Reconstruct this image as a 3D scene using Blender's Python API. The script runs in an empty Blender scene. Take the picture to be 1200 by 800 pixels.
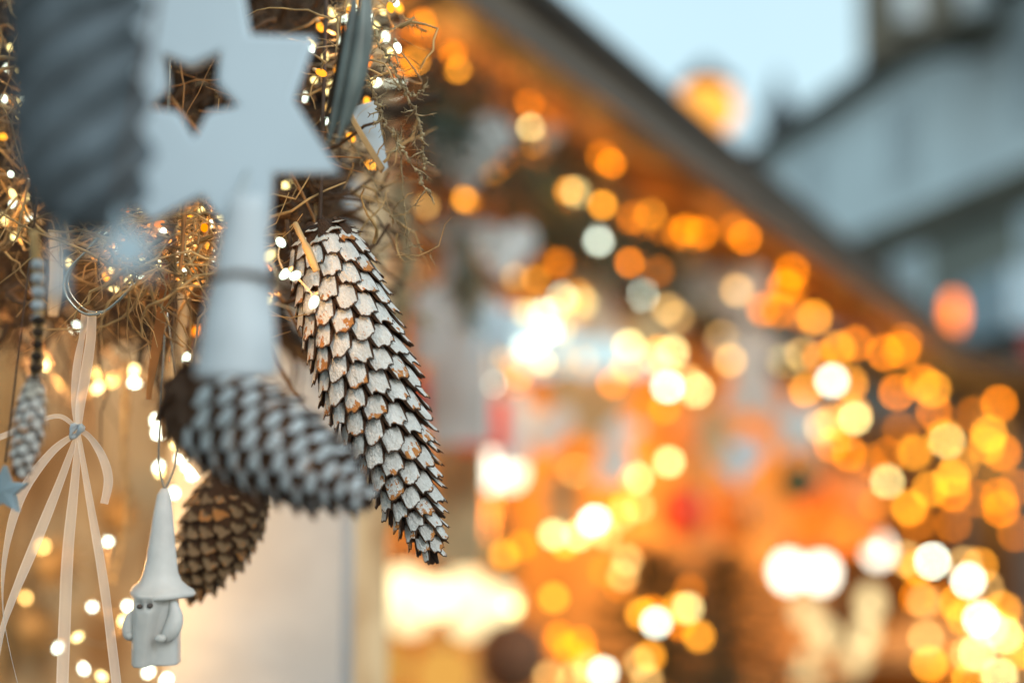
import bpy, bmesh, math, random
from mathutils import Vector, Matrix, noise
rnd = random.Random(7)
SC = bpy.context.scene
COL = SC.collection

# ------------------------------------------------------------------ camera
PITCH = math.radians(6)
CAMZ = 1.65
cam_d = bpy.data.cameras.new('camera'); cam = bpy.data.objects.new('camera', cam_d); COL.objects.link(cam)
cam.location = (0, 0, CAMZ); cam.rotation_euler = (math.radians(90) + PITCH, 0, 0)
cam_d.lens = 50; cam_d.sensor_width = 36; cam_d.clip_start = 0.02; cam_d.clip_end = 3000
FOC = 0.545
cam_d.dof.use_dof = True; cam_d.dof.focus_distance = FOC; cam_d.dof.aperture_fstop = 3.05
SC.camera = cam

# ------------------------------------------------------------------ sky, sun, exposure
SUN_EL, SUN_AZ = math.radians(26), math.radians(150)   # veiled sun behind the camera
w = bpy.data.worlds.new('World'); SC.world = w; w.use_nodes = True
nt = w.node_tree; nt.nodes.clear()
sky = nt.nodes.new('ShaderNodeTexSky'); sky.sky_type = 'NISHITA'; sky.sun_disc = False
sky.sun_elevation = SUN_EL; sky.sun_rotation = SUN_AZ
sky.air_density = 1.1; sky.dust_density = 3.2; sky.ozone_density = 2.5
bg = nt.nodes.new('ShaderNodeBackground'); bg.inputs['Strength'].default_value = 0.14
wo = nt.nodes.new('ShaderNodeOutputWorld')
cl = nt.nodes.new('ShaderNodeMix'); cl.data_type = 'RGBA'; cl.inputs[0].default_value = .6; cl.inputs[7].default_value = (4.4, 5.9, 5.9, 1)   # even high cloud
cn = nt.nodes.new('ShaderNodeTexNoise'); cn.inputs['Scale'].default_value = 2.2; cn.inputs['Detail'].default_value = 5
ct = nt.nodes.new('ShaderNodeTexCoord'); cr = nt.nodes.new('ShaderNodeMapRange'); cr.inputs[3].default_value = .42; cr.inputs[4].default_value = .82
nt.links.new(ct.outputs['Generated'], cn.inputs['Vector']); nt.links.new(cn.outputs['Fac'], cr.inputs[0]); nt.links.new(cr.outputs[0], cl.inputs[0])
nt.links.new(sky.outputs[0], cl.inputs[6]); nt.links.new(cl.outputs[2], bg.inputs[0]); nt.links.new(bg.outputs[0], wo.inputs[0])
sd = bpy.data.lights.new('sun', 'SUN'); sd.energy = 1.25; sd.angle = math.radians(18); sd.color = (.83, .94, 1)
so = bpy.data.objects.new('sun', sd); COL.objects.link(so)
sv = Vector((math.sin(SUN_AZ) * math.cos(SUN_EL), math.cos(SUN_AZ) * math.cos(SUN_EL), math.sin(SUN_EL)))
so.rotation_euler = sv.to_track_quat('Z', 'Y').to_euler(); so.location = (3, -5, 8)
SC.view_settings.view_transform = 'Standard'; SC.view_settings.look = 'None'
SC.view_settings.exposure = 0.5; SC.view_settings.gamma = 1; SC.view_settings.use_curve_mapping = False
cy = SC.cycles
cy.use_adaptive_sampling = False; cy.sample_clamp_indirect = 3; cy.sample_clamp_direct = 0
cy.max_bounces = 5; cy.diffuse_bounces = 3; cy.glossy_bounces = 2; cy.transparent_max_bounces = 12
cy.use_denoising = True; cy.caustics_reflective = False; cy.caustics_refractive = False

# ------------------------------------------------------------------ coordinates
FPX = 1200 * 50 / 36
Fv = Vector((0, math.cos(PITCH), math.sin(PITCH))); Rv = Vector((1, 0, 0)); Uv = Vector((0, -math.sin(PITCH), math.cos(PITCH)))
C0 = Vector((0, 0, CAMZ))
def at(px, py, d):
    return C0 + d * (Fv + Rv * ((px - 600) / FPX) + Uv * ((400 - py) / FPX))
def pxm(n, d): return n * d / FPX
A24 = math.radians(24)
SU = Vector((math.sin(A24), math.cos(A24), 0)); SN = Vector((math.cos(A24), -math.sin(A24), 0)); Z = Vector((0, 0, 1))
E0 = at(616, 0, 1.7); EZ = E0.z; E0 = Vector((E0.x, E0.y, 0))
def S(s, t, z): return E0 + SU * s + SN * t + Z * z       # the stall's own axes: s along it, t outward, z up
def on_plane(px, py, t, dmax=4.6):
    r = at(px, py, 1) - C0
    k = SN.dot(r)
    d = (t - SN.dot(C0 - E0)) / k if abs(k) > 1e-4 else dmax
    if d <= 0 or d > dmax: d = dmax
    return d

# ------------------------------------------------------------------ materials
def mat(name, col, rough=.6, var=.25, scale=40, bump=.0, col2=None, metal=0, spec=.4, stretch=(1, 1, 1), detail=4, mix_pos=(.35, .65)):
    m = bpy.data.materials.new(name); m.use_nodes = True
    n = m.node_tree.nodes; l = m.node_tree.links; b = n['Principled BSDF']
    tc = n.new('ShaderNodeTexCoord'); mp = n.new('ShaderNodeMapping'); mp.inputs['Scale'].default_value = stretch
    l.new(tc.outputs['Object'], mp.inputs[0])
    oi = n.new('ShaderNodeObjectInfo'); ad = n.new('ShaderNodeVectorMath'); ad.operation = 'MULTIPLY_ADD'
    l.new(oi.outputs['Random'], ad.inputs[0]); ad.inputs[1].default_value = (3, 5, 7); l.new(mp.outputs[0], ad.inputs[2])
    nz = n.new('ShaderNodeTexNoise'); nz.inputs['Scale'].default_value = scale; nz.inputs['Detail'].default_value = detail
    l.new(ad.outputs[0], nz.inputs['Vector'])
    cr = n.new('ShaderNodeValToRGB'); e = cr.color_ramp.elements
    e[0].position, e[1].position = mix_pos
    c2 = col2 or tuple(c * (1 - var) for c in col)
    e[0].color = (*c2, 1); e[1].color = (*col, 1)
    l.new(nz.outputs['Fac'], cr.inputs[0]); l.new(cr.outputs[0], b.inputs['Base Color'])
    b.inputs['Roughness'].default_value = rough; b.inputs['Metallic'].default_value = metal
    b.inputs['Specular IOR Level'].default_value = spec
    if bump:
        bp = n.new('ShaderNodeBump'); bp.inputs['Strength'].default_value = bump; bp.inputs['Distance'].default_value = .001
        l.new(nz.outputs['Fac'], bp.inputs['Height']); l.new(bp.outputs[0], b.inputs['Normal'])
    return m
def glow(name, col, strength, sampled=False):
    m = bpy.data.materials.new(name); m.use_nodes = True
    n = m.node_tree.nodes; n.clear(); e = n.new('ShaderNodeEmission'); o = n.new('ShaderNodeOutputMaterial')
    e.inputs[0].default_value = (*col, 1); e.inputs[1].default_value = strength
    m.node_tree.links.new(e.outputs[0], o.inputs[0])
    m.cycles.emission_sampling = 'AUTO' if sampled else 'NONE'
    return m
def glow_by_object(name, sampled):
    m = glow(name, (1, 1, 1), 1, sampled); n = m.node_tree.nodes
    e = [x for x in n if x.type == 'EMISSION'][0]; oi = n.new('ShaderNodeObjectInfo')
    m.node_tree.links.new(oi.outputs['Color'], e.inputs[0]); e.inputs[1].default_value = 100
    return m
M = {}
M['bulb_far'] = glow_by_object('glowing_bulb', False)
M['bulb_near'] = glow_by_object('glowing_led', True)
M['wire'] = mat('wire_green', (.03, .03, .02), .5)
M['wire_copper'] = mat('wire_gold', (.55, .42, .25), .35, metal=.6)
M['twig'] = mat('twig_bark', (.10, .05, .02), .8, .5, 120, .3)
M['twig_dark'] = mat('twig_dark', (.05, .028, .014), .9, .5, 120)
M['straw'] = mat('straw', (.55, .34, .13), .6, .7, 90)
M['straw_brown'] = mat('straw_brown', (.3, .13, .035), .7, .5, 90)
M['lichen'] = mat('lichen_twig', (.34, .27, .15), .85, .6, 400, .5, col2=(.12, .07, .03))
M['white_wood'] = mat('white_painted_wood', (.42, .50, .56), .6, .14, 14, .1, mix_pos=(.3, .7))
M['white_worn'] = mat('worn_white_paint', (.50, .55, .59), .6, .2, 60, .2)
M['slate'] = mat('slate_grey_felt', (.10, .125, .145), .9, .45, 70, .5)
M['zinc'] = mat('grey_green_paint', (.13, .16, .15), .35, .5, 60, .2, spec=.6)
M['ceramic'] = mat('unglazed_ceramic', (.60, .59, .57), .45, .12, 120, .15)
M['ceramic_dark'] = mat('dark_eye_ceramic', (.1, .08, .07), .6)  # dark brown of the gnome's eyes
M['tan_wood'] = mat('raw_wood_edge', (.5, .32, .14), .7, .3, 80)
M['leather'] = mat('rust_ribbon', (.38, .14, .03), .6, .3, 80)
M['cream_post'] = mat('cream_post_paint', (.44, .455, .46), .7, .3, 9)
M['tan_wall'] = mat('warm_panel', (.60, .46, .28), .8, .3, 9, stretch=(2.5, 1, 1), col2=(.30, .17, .07), mix_pos=(.38, .6))
M['hut_wood'] = mat('hut_timber', (.50, .27, .10), .7, .35, 8, stretch=(1, 1, .3))
M['hut_dark'] = mat('weathered_fascia', (.075, .062, .052), .7, .35, 6)
M['hut_grey'] = mat('grey_fascia', (.115, .085, .06), .6, .3, 6)
M['roof_felt'] = mat('roof_felt', (.05, .048, .045), .9, .2, 6)
M['fir'] = mat('fir_needles', (.045, .07, .03), .7, .6, 30)
M['fir_dark'] = mat('dark_fir_needles', (.014, .032, .015), .8, .5, 30)
M['pale'] = mat('pale_ornament', (.44, .47, .47), .6, .15, 20)
M['khaki'] = mat('khaki_ornament', (.42, .33, .18), .7, .3, 20)
M['red'] = mat('red_ornament', (.62, .055, .015), .5, .2, 20)
M['orange'] = mat('orange_ornament', (.75, .22, .03), .5, .2, 20)
M['brown'] = mat('brown_basket', (.12, .055, .025), .8, .4, 30)
M['blue_pale'] = mat('blue_pale', (.34, .44, .50), .7, .15, 3)
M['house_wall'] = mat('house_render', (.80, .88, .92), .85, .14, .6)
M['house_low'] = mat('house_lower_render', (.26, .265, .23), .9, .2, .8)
M['house_dark'] = mat('house_dark_timber', (.13, .115, .085), .85, .35, 1.2)
M['house_glass'] = mat('window_glass', (.45, .5, .53), .3, .2, 2)
M['slate_roof'] = mat('slate_roof', (.06, .075, .09), .6, .3, 3)
M['cobble'] = mat('cobbles', (.16, .15, .14), .8, .4, 9, .4)
M['awning_red'] = mat('red_awning', (.35, .04, .03), .8, .2, 3)
M['metal'] = mat('hook_metal', (.5, .48, .42), .25, .1, 30, metal=1)
M['iron'] = mat('black_iron', (.03, .03, .03), .5)
M['string'] = mat('dark_cord', (.09, .06, .045), .8, .3, 200)

def ribbon_mat(name, col, a):
    m = bpy.data.materials.new(name); m.use_nodes = True; n = m.node_tree.nodes; l = m.node_tree.links; n.clear()
    o = n.new('ShaderNodeOutputMaterial'); tr = n.new('ShaderNodeBsdfTransparent'); df = n.new('ShaderNodeBsdfDiffuse'); tl = n.new('ShaderNodeBsdfTranslucent')
    df.inputs[0].default_value = (*col, 1); tl.inputs[0].default_value = (*col, 1)
    uv = n.new('ShaderNodeUVMap'); sp = n.new('ShaderNodeSeparateXYZ'); l.new(uv.outputs[0], sp.inputs[0])
    # selvedge: denser weave near both long edges
    s1 = n.new('ShaderNodeMath'); s1.operation = 'SUBTRACT'; l.new(sp.outputs[0], s1.inputs[0]); s1.inputs[1].default_value = .5
    s2 = n.new('ShaderNodeMath'); s2.operation = 'ABSOLUTE'; l.new(s1.outputs[0], s2.inputs[0])
    s3 = n.new('ShaderNodeMapRange'); l.new(s2.outputs[0], s3.inputs[0]); s3.inputs[1].default_value = .36; s3.inputs[2].default_value = .46
    s3.inputs[3].default_value = a; s3.inputs[4].default_value = min(1, a + .14)
    nz = n.new('ShaderNodeTexNoise'); nz.inputs['Scale'].default_value = 300
    ma = n.new('ShaderNodeMath'); ma.operation = 'MULTIPLY_ADD'; l.new(nz.outputs['Fac'], ma.inputs[0]); ma.inputs[1].default_value = .2; l.new(s3.outputs[0], ma.inputs[2])
    m1 = n.new('ShaderNodeMixShader'); m1.inputs[0].default_value = .45; l.new(df.outputs[0], m1.inputs[1]); l.new(tl.outputs[0], m1.inputs[2])
    m2 = n.new('ShaderNodeMixShader'); l.new(ma.outputs[0], m2.inputs[0]); l.new(tr.outputs[0], m2.inputs[1]); l.new(m1.outputs[0], m2.inputs[2])
    l.new(m2.outputs[0], o.inputs[0]); return m
M['organza'] = ribbon_mat('sheer_organza', (.90, .94, .96), .36)
M['satin'] = ribbon_mat('cream_ribbon', (.8, .7, .52), .6)

def scale_mat(name, white, thresh_v, chip, brown=(.055, .025, .011), rimw=.445):
    """Painted outer face of a cone scale; uv.x across, uv.y towards the tip."""
    m = bpy.data.materials.new(name); m.use_nodes = True; n = m.node_tree.nodes; l = m.node_tree.links; b = n['Principled BSDF']
    uv = n.new('ShaderNodeUVMap'); sp = n.new('ShaderNodeSeparateXYZ'); l.new(uv.outputs[0], sp.inputs[0])
    oi = n.new('ShaderNodeObjectInfo')
    tc = n.new('ShaderNodeTexCoord')
    ad = n.new('ShaderNodeVectorMath'); ad.operation = 'MULTIPLY_ADD'
    l.new(oi.outputs['Random'], ad.inputs[0]); ad.inputs[1].default_value = (13, 21, 37); l.new(tc.outputs['Object'], ad.inputs[2])
    def nzt(sc, det=4, rough=.6):
        x = n.new('ShaderNodeTexNoise'); x.inputs['Scale'].default_value = sc; x.inputs['Detail'].default_value = det; x.inputs['Roughness'].default_value = rough
        l.new(ad.outputs[0], x.inputs['Vector']); return x.outputs['Fac']
    def math_(op, a, c, d=None):
        x = n.new('ShaderNodeMath'); x.operation = op
        for i, v in enumerate((a, c, d)):
            if v is None: continue
            if isinstance(v, (int, float)): x.inputs[i].default_value = v
            else: l.new(v, x.inputs[i])
        return x.outputs[0]
    fine = nzt(13, 4); mid = nzt(4.6, 5, .65); big = nzt(1.8, 3)
    # chips: noise + more towards the tip + per-scale random
    r3 = math_('POWER', oi.outputs['Random'], 3.0)
    chipv = math_('ADD', math_('MULTIPLY', mid, .75), math_('MULTIPLY', big, .45))
    chipv = math_('MULTIPLY_ADD', r3, .17, chipv)
    chipv = math_('MULTIPLY_ADD', sp.outputs[1], .55, chipv)
    cm = n.new('ShaderNodeMapRange'); l.new(chipv, cm.inputs[0]); cm.inputs[1].default_value = chip; cm.inputs[2].default_value = chip + .02
    # painted zone starts at thresh_v, ragged
    ev = math_('MULTIPLY_ADD', mid, .25, sp.outputs[1])
    pz = n.new('ShaderNodeMapRange'); l.new(ev, pz.inputs[0]); pz.inputs[1].default_value = thresh_v + .10; pz.inputs[2].default_value = thresh_v + .16
    # bare brown rim, widened as painted shade for the gaps between scales
    au = math_('ABSOLUTE', math_('SUBTRACT', sp.outputs[0], .5), 0)
    au = math_('MULTIPLY_ADD', fine, .05, au)
    rim = n.new('ShaderNodeMapRange'); l.new(au, rim.inputs[0]); rim.inputs[1].default_value = rimw; rim.inputs[2].default_value = rimw + .02; rim.inputs[3].default_value = 1; rim.inputs[4].default_value = 0
    tv = math_('MULTIPLY_ADD', fine, .05, sp.outputs[1])
    tip = n.new('ShaderNodeMapRange'); l.new(tv, tip.inputs[0]); tip.inputs[1].default_value = .985; tip.inputs[2].default_value = 1.005; tip.inputs[3].default_value = 1; tip.inputs[4].default_value = 0
    paint = math_('MULTIPLY', math_('MULTIPLY', rim.outputs[0], tip.outputs[0]), pz.outputs[0])
    wr = n.new('ShaderNodeValToRGB'); e = wr.color_ramp.elements; e[0].position = .3; e[1].position = .62
    e[0].color = (white[0] * .66, white[1] * .62, white[2] * .58, 1); e[1].color = (*white, 1)
    l.new(math_('ADD', math_('MULTIPLY', fine, .45), math_('MULTIPLY', big, .55)), wr.inputs[0])
    ch = n.new('ShaderNodeMix'); ch.data_type = 'RGBA'; ch.inputs[7].default_value = (.50, .20, .055, 1)
    l.new(cm.outputs[0], ch.inputs[0]); l.new(wr.outputs[0], ch.inputs[6])
    fm = n.new('ShaderNodeMix'); fm.data_type = 'RGBA'; fm.inputs[6].default_value = (*brown, 1)
    l.new(paint, fm.inputs[0]); l.new(ch.outputs[2], fm.inputs[7]); l.new(fm.outputs[2], b.inputs['Base Color'])
    b.inputs['Roughness'].default_value = .7; b.inputs['Specular IOR Level'].default_value = .25
    bp = n.new('ShaderNodeBump'); bp.inputs['Strength'].default_value = .55; bp.inputs['Distance'].default_value = .03
    hh = math_('MULTIPLY_ADD', cm.outputs[0], -.8, math_('ADD', math_('MULTIPLY', fine, .6), mid)); l.new(hh, bp.inputs['Height']); l.new(bp.outputs[0], b.inputs['Normal'])
    return m
M['scale_white'] = scale_mat('white_washed_scale', (.78, .77, .74), .50, 1.19, rimw=.415)
M['scale_full'] = scale_mat('white_washed_upper_scale', (.76, .70, .60), .10, 1.3, rimw=.47)
M['scale_tip_white'] = scale_mat('white_tipped_scale', (.80, .86, .90), .69, 1.25, brown=(.12, .055, .025))
M['scale_brown'] = scale_mat('brown_scale', (.30, .19, .10), .76, 1.2, brown=(.07, .032, .014))
M['scale_edge'] = mat('scale_edge', (.10, .042, .016), .7, .5, 500, .3)
M['cone_core'] = mat('cone_core', (.025, .012, .006), .9)

# ------------------------------------------------------------------ object helpers
def wloc(o):
    v = Vector((0, 0, 0))
    while o is not None: v = v + o.location; o = o.parent
    return v
def obj(name, verts, faces, m, parent=None, smooth=True, kind=None, uvs=None, mats=None, fm=None, local=False):
    me = bpy.data.meshes.new(name)
    off = wloc(parent) if (parent is not None and not local) else Vector((0, 0, 0))
    me.from_pydata([tuple(Vector(v) - off) for v in verts], [], faces)
    for mm in (mats or [m]): me.materials.append(mm)
    if fm: me.polygons.foreach_set('material_index', fm)
    if uvs:
        ul = me.uv_layers.new(name='UVMap')
        for p in me.polygons:
            for li in p.loop_indices: ul.data[li].uv = uvs[me.loops[li].vertex_index]
    me.update()
    if smooth: me.polygons.foreach_set('use_smooth', [True] * len(me.polygons))
    o = bpy.data.objects.new(name, me); COL.objects.link(o)
    if parent is not None: o.parent = parent
    if kind: o['kind'] = kind
    return o
def tag(o, label, cat, group=None, kind=None):
    o['label'] = label; o['category'] = cat
    if group: o['group'] = group
    if kind: o['kind'] = kind
    return o
def thing(name, loc, label, cat, group=None):
    o = bpy.data.objects.new(name, None); COL.objects.link(o); o.location = loc; o.empty_display_size = .01
    return tag(o, label, cat, group)
class MB:
    def __init__(s): s.v = []; s.f = []; s.uv = []
    def add(s, vs, fs):
        b = len(s.v); s.v += [Vector(x) for x in vs]; s.f += [tuple(i + b for i in f) for f in fs]; return s
    def tube(s, pts, rad, n=5, cap=True):
        pts = [Vector(p) for p in pts]; k = len(pts)
        if not isinstance(rad, (list, tuple)): rad = [rad] * k
        b = len(s.v); up = Vector((.13, .2, 1)).normalized(); prev = None
        for i, p in enumerate(pts):
            d = (pts[min(i + 1, k - 1)] - pts[max(i - 1, 0)])
            if d.length < 1e-9: d = Vector((0, 0, 1))
            d.normalize()
            if prev is None:
                x = d.cross(up)
                if x.length < .1: x = d.cross(Vector((1, 0, 0)))
            else: x = prev - d * prev.dot(d)
            if x.length < 1e-6: x = d.orthogonal()
            x.normalize(); prev = x; y = d.cross(x)
            for j in range(n):
                a = 2 * math.pi * j / n; s.v.append(p + (x * math.cos(a) + y * math.sin(a)) * rad[i])
        for i in range(k - 1):
            for j in range(n):
                s.f.append((b + i * n + j, b + i * n + (j + 1) % n, b + (i + 1) * n + (j + 1) % n, b + (i + 1) * n + j))
        if cap: s.f.append(tuple(b + j for j in range(n))[::-1]); s.f.append(tuple(b + (k - 1) * n + j for j in range(n)))
        return s
    def box(s, c, ax, ay, az):
        c, ax, ay, az = map(Vector, (c, ax, ay, az)); vs = [c + ax * i + ay * j + az * k for i in (-.5, .5) for j in (-.5, .5) for k in (-.5, .5)]
        return s.add(vs, [(0, 1, 3, 2), (4, 6, 7, 5), (0, 4, 5, 1), (2, 3, 7, 6), (0, 2, 6, 4), (1, 5, 7, 3)])
    def lathe(s, prof, o=(0, 0, 0), n=24, ax=(1, 0, 0), ay=(0, 1, 0), az=(0, 0, 1), f=None):
        o, ax, ay, az = map(Vector, (o, ax, ay, az)); b = len(s.v)
        for r, z in prof:
            for j in range(n):
                a = 2 * math.pi * j / n; rr = r * (f(a, z) if f else 1)
                s.v.append(o + ax * math.cos(a) * rr + ay * math.sin(a) * rr + az * z)
        for i in range(len(prof) - 1):
            for j in range(n):
                s.f.append((b + i * n + j, b + i * n + (j + 1) % n, b + (i + 1) * n + (j + 1) % n, b + (i + 1) * n + j))
        s.f.append(tuple(b + j for j in range(n))[::-1]); s.f.append(tuple(b + (len(prof) - 1) * n + j for j in range(n)))
        return s
    def ell(s, c, rx, ry, rz, n=12, k=8, ax=(1, 0, 0), ay=(0, 1, 0), az=(0, 0, 1)):
        prof = [(max(1e-5, math.sin(math.pi * i / k)), -math.cos(math.pi * i / k)) for i in range(k + 1)]
        return s.lathe(prof, c, n, Vector(ax) * rx, Vector(ay) * ry, Vector(az) * rz)
    def build(s, name, m, parent=None, **kw): return obj(name, s.v, s.f, m, parent, **kw)
def smooth_path(pts, k=6):
    """Catmull-Rom through points (any dimension)."""
    out = []; P = [pts[0]] + list(pts) + [pts[-1]]
    for i in range(1, len(P) - 2):
        for j in range(k):
            t = j / k; out.append(tuple(.5 * (2 * b + (c - a) * t + (2 * a - 5 * b + 4 * c - d) * t * t + (3 * b - a - 3 * c + d) * t ** 3) for a, b, c, d in zip(P[i - 1], P[i], P[i + 1], P[i + 2])))
    out.append(tuple(pts[-1])); return out
def pxpath(pts, k=6): return [at(*p[:3]) for p in smooth_path(pts, k)]
def plate(name, loops, d, thick, m, parent=None, tilt=0, pitch=0, bevel=.0006, mat_edge=None):
    """Solid plate sawn to an outline (loops of picture points laid on a plane at distance d), with holes and soft edges."""
    cx = sum(p[0] for p in loops[0]) / len(loops[0]); cy_ = sum(p[1] for p in loops[0]) / len(loops[0])
    cu = bpy.data.curves.new(name, 'CURVE'); cu.dimensions = '2D'; cu.fill_mode = 'BOTH'; cu.extrude = thick / 2 - bevel; cu.bevel_depth = bevel; cu.bevel_resolution = 1; cu.offset = -bevel
    for lp in loops:
        sp = cu.splines.new('POLY'); sp.points.add(len(lp) - 1); sp.use_cyclic_u = True
        for i, (x, y) in enumerate(lp): sp.points[i].co = (pxm(x - cx, d), pxm(cy_ - y, d), 0, 1)
    to = bpy.data.objects.new('tmp', cu); COL.objects.link(to); dg = bpy.context.evaluated_depsgraph_get()
    me = bpy.data.meshes.new_from_object(to.evaluated_get(dg)); bpy.data.objects.remove(to); me.name = name
    c = at(cx, cy_, d)
    R = Matrix((Rv, Uv, -Fv)).transposed().to_4x4() @ Matrix.Rotation(tilt, 4, 'Y') @ Matrix.Rotation(pitch, 4, 'X')
    me.transform(R)
    me.materials.clear(); me.materials.append(m)
    o = bpy.data.objects.new(name, me); COL.objects.link(o)
    if parent is not None: o.parent = parent; o.location = c - wloc(parent)
    else: o.location = c
    return o
def star_pts(cx, cy_, R, r, n=5, rot=-90, sx=1, sy=1):
    return [(cx + sx * (R if i % 2 == 0 else r) * math.cos(math.radians(rot + 180 / n * i)), cy_ + sy * (R if i % 2 == 0 else r) * math.sin(math.radians(rot + 180 / n * i))) for i in range(2 * n)]
def strip(pts, k=8, parent=None, name='ribbon', m=None, curl=.0):
    """Ribbon through (px, py, d, width_px[, turn]) with real width; turn rotates it about its run (degrees)."""
    pts = [tuple(p) + (0,) * (5 - len(p)) for p in pts]
    sm = smooth_path(pts, k); P = [at(*p[:3]) for p in sm]; vs = []; fs = []; uv = []; n = 5
    for i, p in enumerate(sm):
        t = (P[min(i + 1, len(P) - 1)] - P[max(i - 1, 0)]).normalized()
        side = t.cross(Fv)
        if side.length < 1e-3: side = Rv.copy()
        side.normalize(); side = Matrix.Rotation(math.radians(p[4]), 3, t) @ side; nor = side.cross(t)
        wd = pxm(p[3], p[2]) * (.84 if m is M['organza'] else 1)
        for j in range(n):
            u = j / (n - 1); vs.append(P[i] + side * (u - .5) * wd + nor * wd * (.10 * math.cos(math.pi * (u - .5)) + .02 * math.sin(i * .9 + 3 * u))); uv.append((u, i * .2))
    for i in range(len(sm) - 1):
        for j in range(n - 1): a = i * n + j; fs.append((a, a + 1, a + n + 1, a + n))
    return obj(name, vs, fs, m, parent, uvs=uv)

# =================================================================== THE SETTING
g = MB().add([(-400, -400, 0), (400, -400, 0), (400, 400, 0), (-400, 400, 0)], [(0, 1, 2, 3)]).build('ground', M['cobble'], kind='structure', smooth=False)

# ---- the market stall that runs away to the right
LEN0, LEN1 = -1.9, 4.6
stall = thing('market_stall', S(1, -1, 0), 'timber market stall glowing orange inside under a grey roof edge', 'market stall')
def sb(name, s0, s1, t0, t1, z0, z1, m, parent=stall):
    return MB().box(S((s0 + s1) / 2, (t0 + t1) / 2, (z0 + z1) / 2), SU * (s1 - s0), SN * (t1 - t0), Z * (z1 - z0)).build(name, m, parent, smooth=False)
def slope(name, s0, s1, t0, z0, t1, z1, th, m, parent=stall):
    vs = [S(s, t, z + q) for s in (s0, s1) for (t, z) in ((t0, z0), (t1, z1)) for q in (0, th)]
    return MB().add(vs, [(0, 1, 3, 2), (4, 6, 7, 5), (0, 4, 5, 1), (2, 3, 7, 6), (0, 2, 6, 4), (1, 5, 7, 3)]).build(name, m, parent, smooth=False)
roof = slope('roof', -1.3, LEN1, -.03, EZ - .045, -1.7, EZ + .55, .03, M['hut_wood'])
slope('roof_covering', -1.32, LEN1 + .02, -.02, EZ - .017, -1.7, EZ + .583, .015, M['roof_felt'], roof)
slope('roof_back', -1.3, LEN1, -1.703, EZ + .55, -3.0, EZ + .0, .03, M['hut_wood'])
sb('fascia', -1.3, LEN1, -.03, 0.0, EZ - .048, EZ - .002, M['hut_grey'])
sb('lower_trim', -1.3, LEN1, -.036, .012, EZ - .066, EZ - .05, M['hut_dark'])
sb('drip_edge', -1.3, LEN1, -.02, .022, EZ + .001, EZ + .02, M['hut_dark'])
for s_ in [-.9 + .62 * i for i in range(9)]:
    slope('rafter', s_ - .025, s_ + .025, -.08, EZ - .075, -1.6, EZ + .47, .045, M['hut_wood'])
sb('header_beam', -1.25, LEN1, -.62, -.52, EZ - .18, EZ - .03, M['hut_wood'])
for s_ in (1.0, 2.6, 4.2): sb('post', s_ - .05, s_ + .05, -.62, -.521, 0, EZ - .182, M['hut_wood'])
sb('counter', .2, LEN1, -1.0, -.46, .9, .95, M['hut_wood'])
sb('front_panel', .2, LEN1, -.6, -.57, .02, .898, M['hut_wood'])
sb('back_wall', -.9, LEN1, -2.45, -2.41, 0, EZ + .2, M['hut_wood'])
sb('end_wall', LEN1 - .05, LEN1, -2.40, -.63, 0, EZ - .05, M['hut_wood'])
sh1 = sb('shelf', .3, LEN1 - .06, -2.40, -2.1, 1.25, 1.28, M['hut_wood'])
sh2 = sb('shelf', .3, LEN1 - .06, -2.40, -2.12, 1.75, 1.78, M['hut_wood'])

# ---- a cream post and warm panel close on the left, with the rail the ornaments hang from
wing = thing('display_frame', at(313, 700, .86) * 1, 'cream painted post and warm tan panel behind the hanging ornaments', 'display frame')
pc = at(312, 600, .87)
MB().box((pc.x, pc.y, 1.05), (pxm(196, .86), 0, 0), (0, .07, 0), (0, 0, 1.60)).build('post', M['cream_post'], wing, smooth=False)
pp = at(60, 600, 1.10)
MB().box((pp.x - .12, pp.y, 1.35), (.76, 0, 0), (0, .03, 0), (0, 0, 1.66)).build('panel', M['tan_wall'], wing, smooth=False)
tz = at(0, -60, .54).z + .03
MB().tube([(-.42, .56, tz + .03), (-.0, .56, tz + .03)], .012, 10).build('hanging_rail', M['tan_wood'], wing)
MB().tube([(-.42, .40, tz + .03), (-.0, .40, tz + .03)], .012, 10).build('hanging_rail', M['tan_wood'], wing)
for x in (-.40, -.19):
    MB().tube([(x, .36, tz + .05), (x, 1.12, tz + .05)], .014, 8).build('rail_bracket', M['tan_wood'], wing)
MB().tube([(-.40, 1.09, .0), (-.40, 1.09, tz + .05)], .02, 8).build('rail_upright', M['tan_wood'], wing)
MB().tube([(-.17, 1.11, tz + .05), (-.25, 1.11, tz + .05), (-.42, 1.11, tz + .05)], .014, 8).build('rail_bracket', M['tan_wood'], wing)
RAILZ = tz + .02
def hang(parent, p, r=.0006, m='string', name='hanging_cord', top=None):
    """Cord from a point straight up to the rail."""
    yy = .56 if p.y > .47 else .40
    MB().tube([p, (p.x, (p.y + yy) / 2, (p.z + RAILZ) / 2), (p.x, yy, RAILZ)], r, 5).build(name, M[m], parent)

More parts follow.
